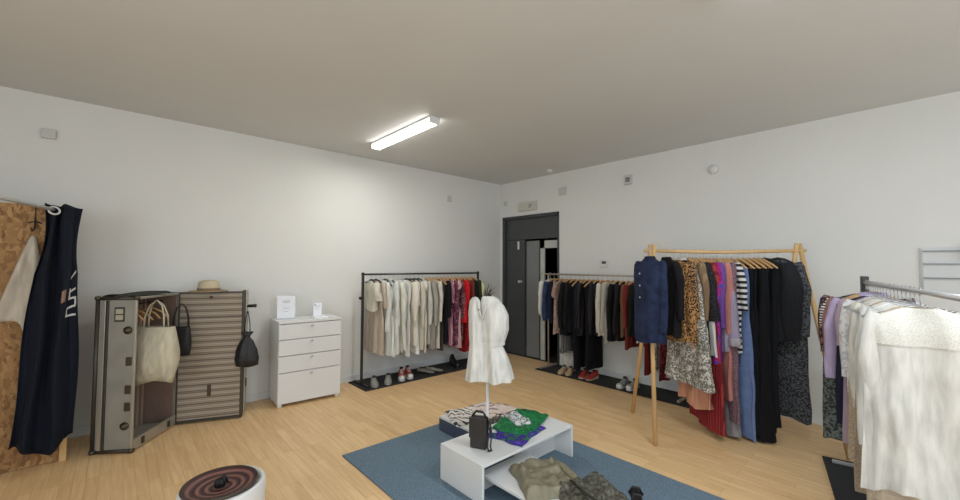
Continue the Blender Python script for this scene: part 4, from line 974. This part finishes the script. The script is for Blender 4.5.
MB().lathe([(.001, 0), (.006, 0), (.006, .004), (.001, .004)], 10, T(-.07, -.083, 1.21) @ Matrix.Rotation(pi/2, 4, 'X')).build('button', M_black, dz)

# ------------------------------------------------------------------ plant near the corner
pt = thing('potted_plant', 'tall spiky green potted plant behind the white dress by the corner', 'plant', (-.64, -.30, 0))
MB().lathe([(.001, 0), (.11, 0), (.14, .26), (.15, .3), (.135, .3), (.125, .26), (.001, .26)], 28).build('pot', plain('grey_pot', (92, 92, 90), .7), pt, True)
MB().lathe([(.018, .26), (.014, .6), (.013, 1.02), (.001, 1.04)], 10).build('trunk', plain('bark', (96, 84, 66), .9), pt, True)
rng = random.Random(4)
lm = MB()
for k in range(34):
    a = rng.random()*6.28; el = rng.uniform(.25, 1.4); Lf = rng.uniform(.24, .36); z0 = rng.uniform(.93, 1.04)
    path = []
    for i in range(6):
        t = i/5; r = Lf*t*cos(el); z = z0+Lf*t*sin(el)-.14*t*t*cos(el)
        path.append((r*cos(a), max(-10, r*sin(a)*.75), z))
    lm.tube(path, [.005, .009, .009, .007, .004, .0008], 5, flat=.3)
lm.build('leaves', plain('plant_green', (54, 70, 42), .6, var=.3, vscale=20), pt, True)

# ------------------------------------------------------------------ white pouf with woven hat
pf = thing('round_stool', 'round white drum stool at the bottom edge of the view', 'stool', (-4.73, -2.71, 0))
MB().lathe([(.001, 0), (.16, 0), (.175, .03), (.192, .39), (.19, .43), (.182, .44), (.165, .44), (.163, .43), (.001, .43)], 48).build('drum', M_white, pf, True)
def spiral_mat():
    m, nt, b = newmat('woven_spiral'); L = nt.links
    tc = N(nt, 'ShaderNodeTexCoord')
    w1 = N(nt, 'ShaderNodeTexWave', wave_type='RINGS', rings_direction='Z', Scale=6.5, Distortion=1.2, Detail=1.0); w1.inputs['Detail Scale'].default_value = .6; L.new(tc.outputs['Object'], w1.inputs['Vector'])
    r = ramp(nt, [(.25, (58, 34, 32)), (.6, (96, 58, 52)), (.95, (128, 86, 76))]); L.new(w1.outputs['Fac'], r.inputs['Fac']); L.new(r.outputs['Color'], b.inputs['Base Color'])
    bp = N(nt, 'ShaderNodeBump', Strength=.6, Distance=.01); L.new(w1.outputs['Fac'], bp.inputs['Height']); L.new(bp.outputs['Normal'], b.inputs['Normal'])
    b.inputs['Roughness'].default_value = .6; return m
wb = thing('woven_tray', 'dark red brown spiral woven tray lying on the white drum stool', 'tray', (-4.748, -2.735, .433)); wb.scale = (.8, .8, 1)
MB().lathe([(.001, .004), (.08, .006), (.15, .012), (.195, .024), (.2, .03), (.203, .022), (.15, .0), (.001, 0)], 48).build('disc', spiral_mat(), wb, True)
MB().lathe([(.197, .024), (.203, .032), (.208, .024), (.203, .016)], 48, caps=False).build('rim_binding', plain('dark_binding', (66, 58, 50), .7), wb, True)
kb = MB(); rng = random.Random(2)
kb.lathe([(.001, .006), (.03, .008), (.034, .03), (.022, .045), (.001, .05)], 14)
for k in range(7):
    a = rng.random()*6.28; kb.tube([(0, 0, .03), (.02*cos(a), .02*sin(a), .055), (.035*cos(a), .035*sin(a), .045), (.04*cos(a), .04*sin(a), .02)], .005, 6)
kb.build('knot', M_black, wb, True)
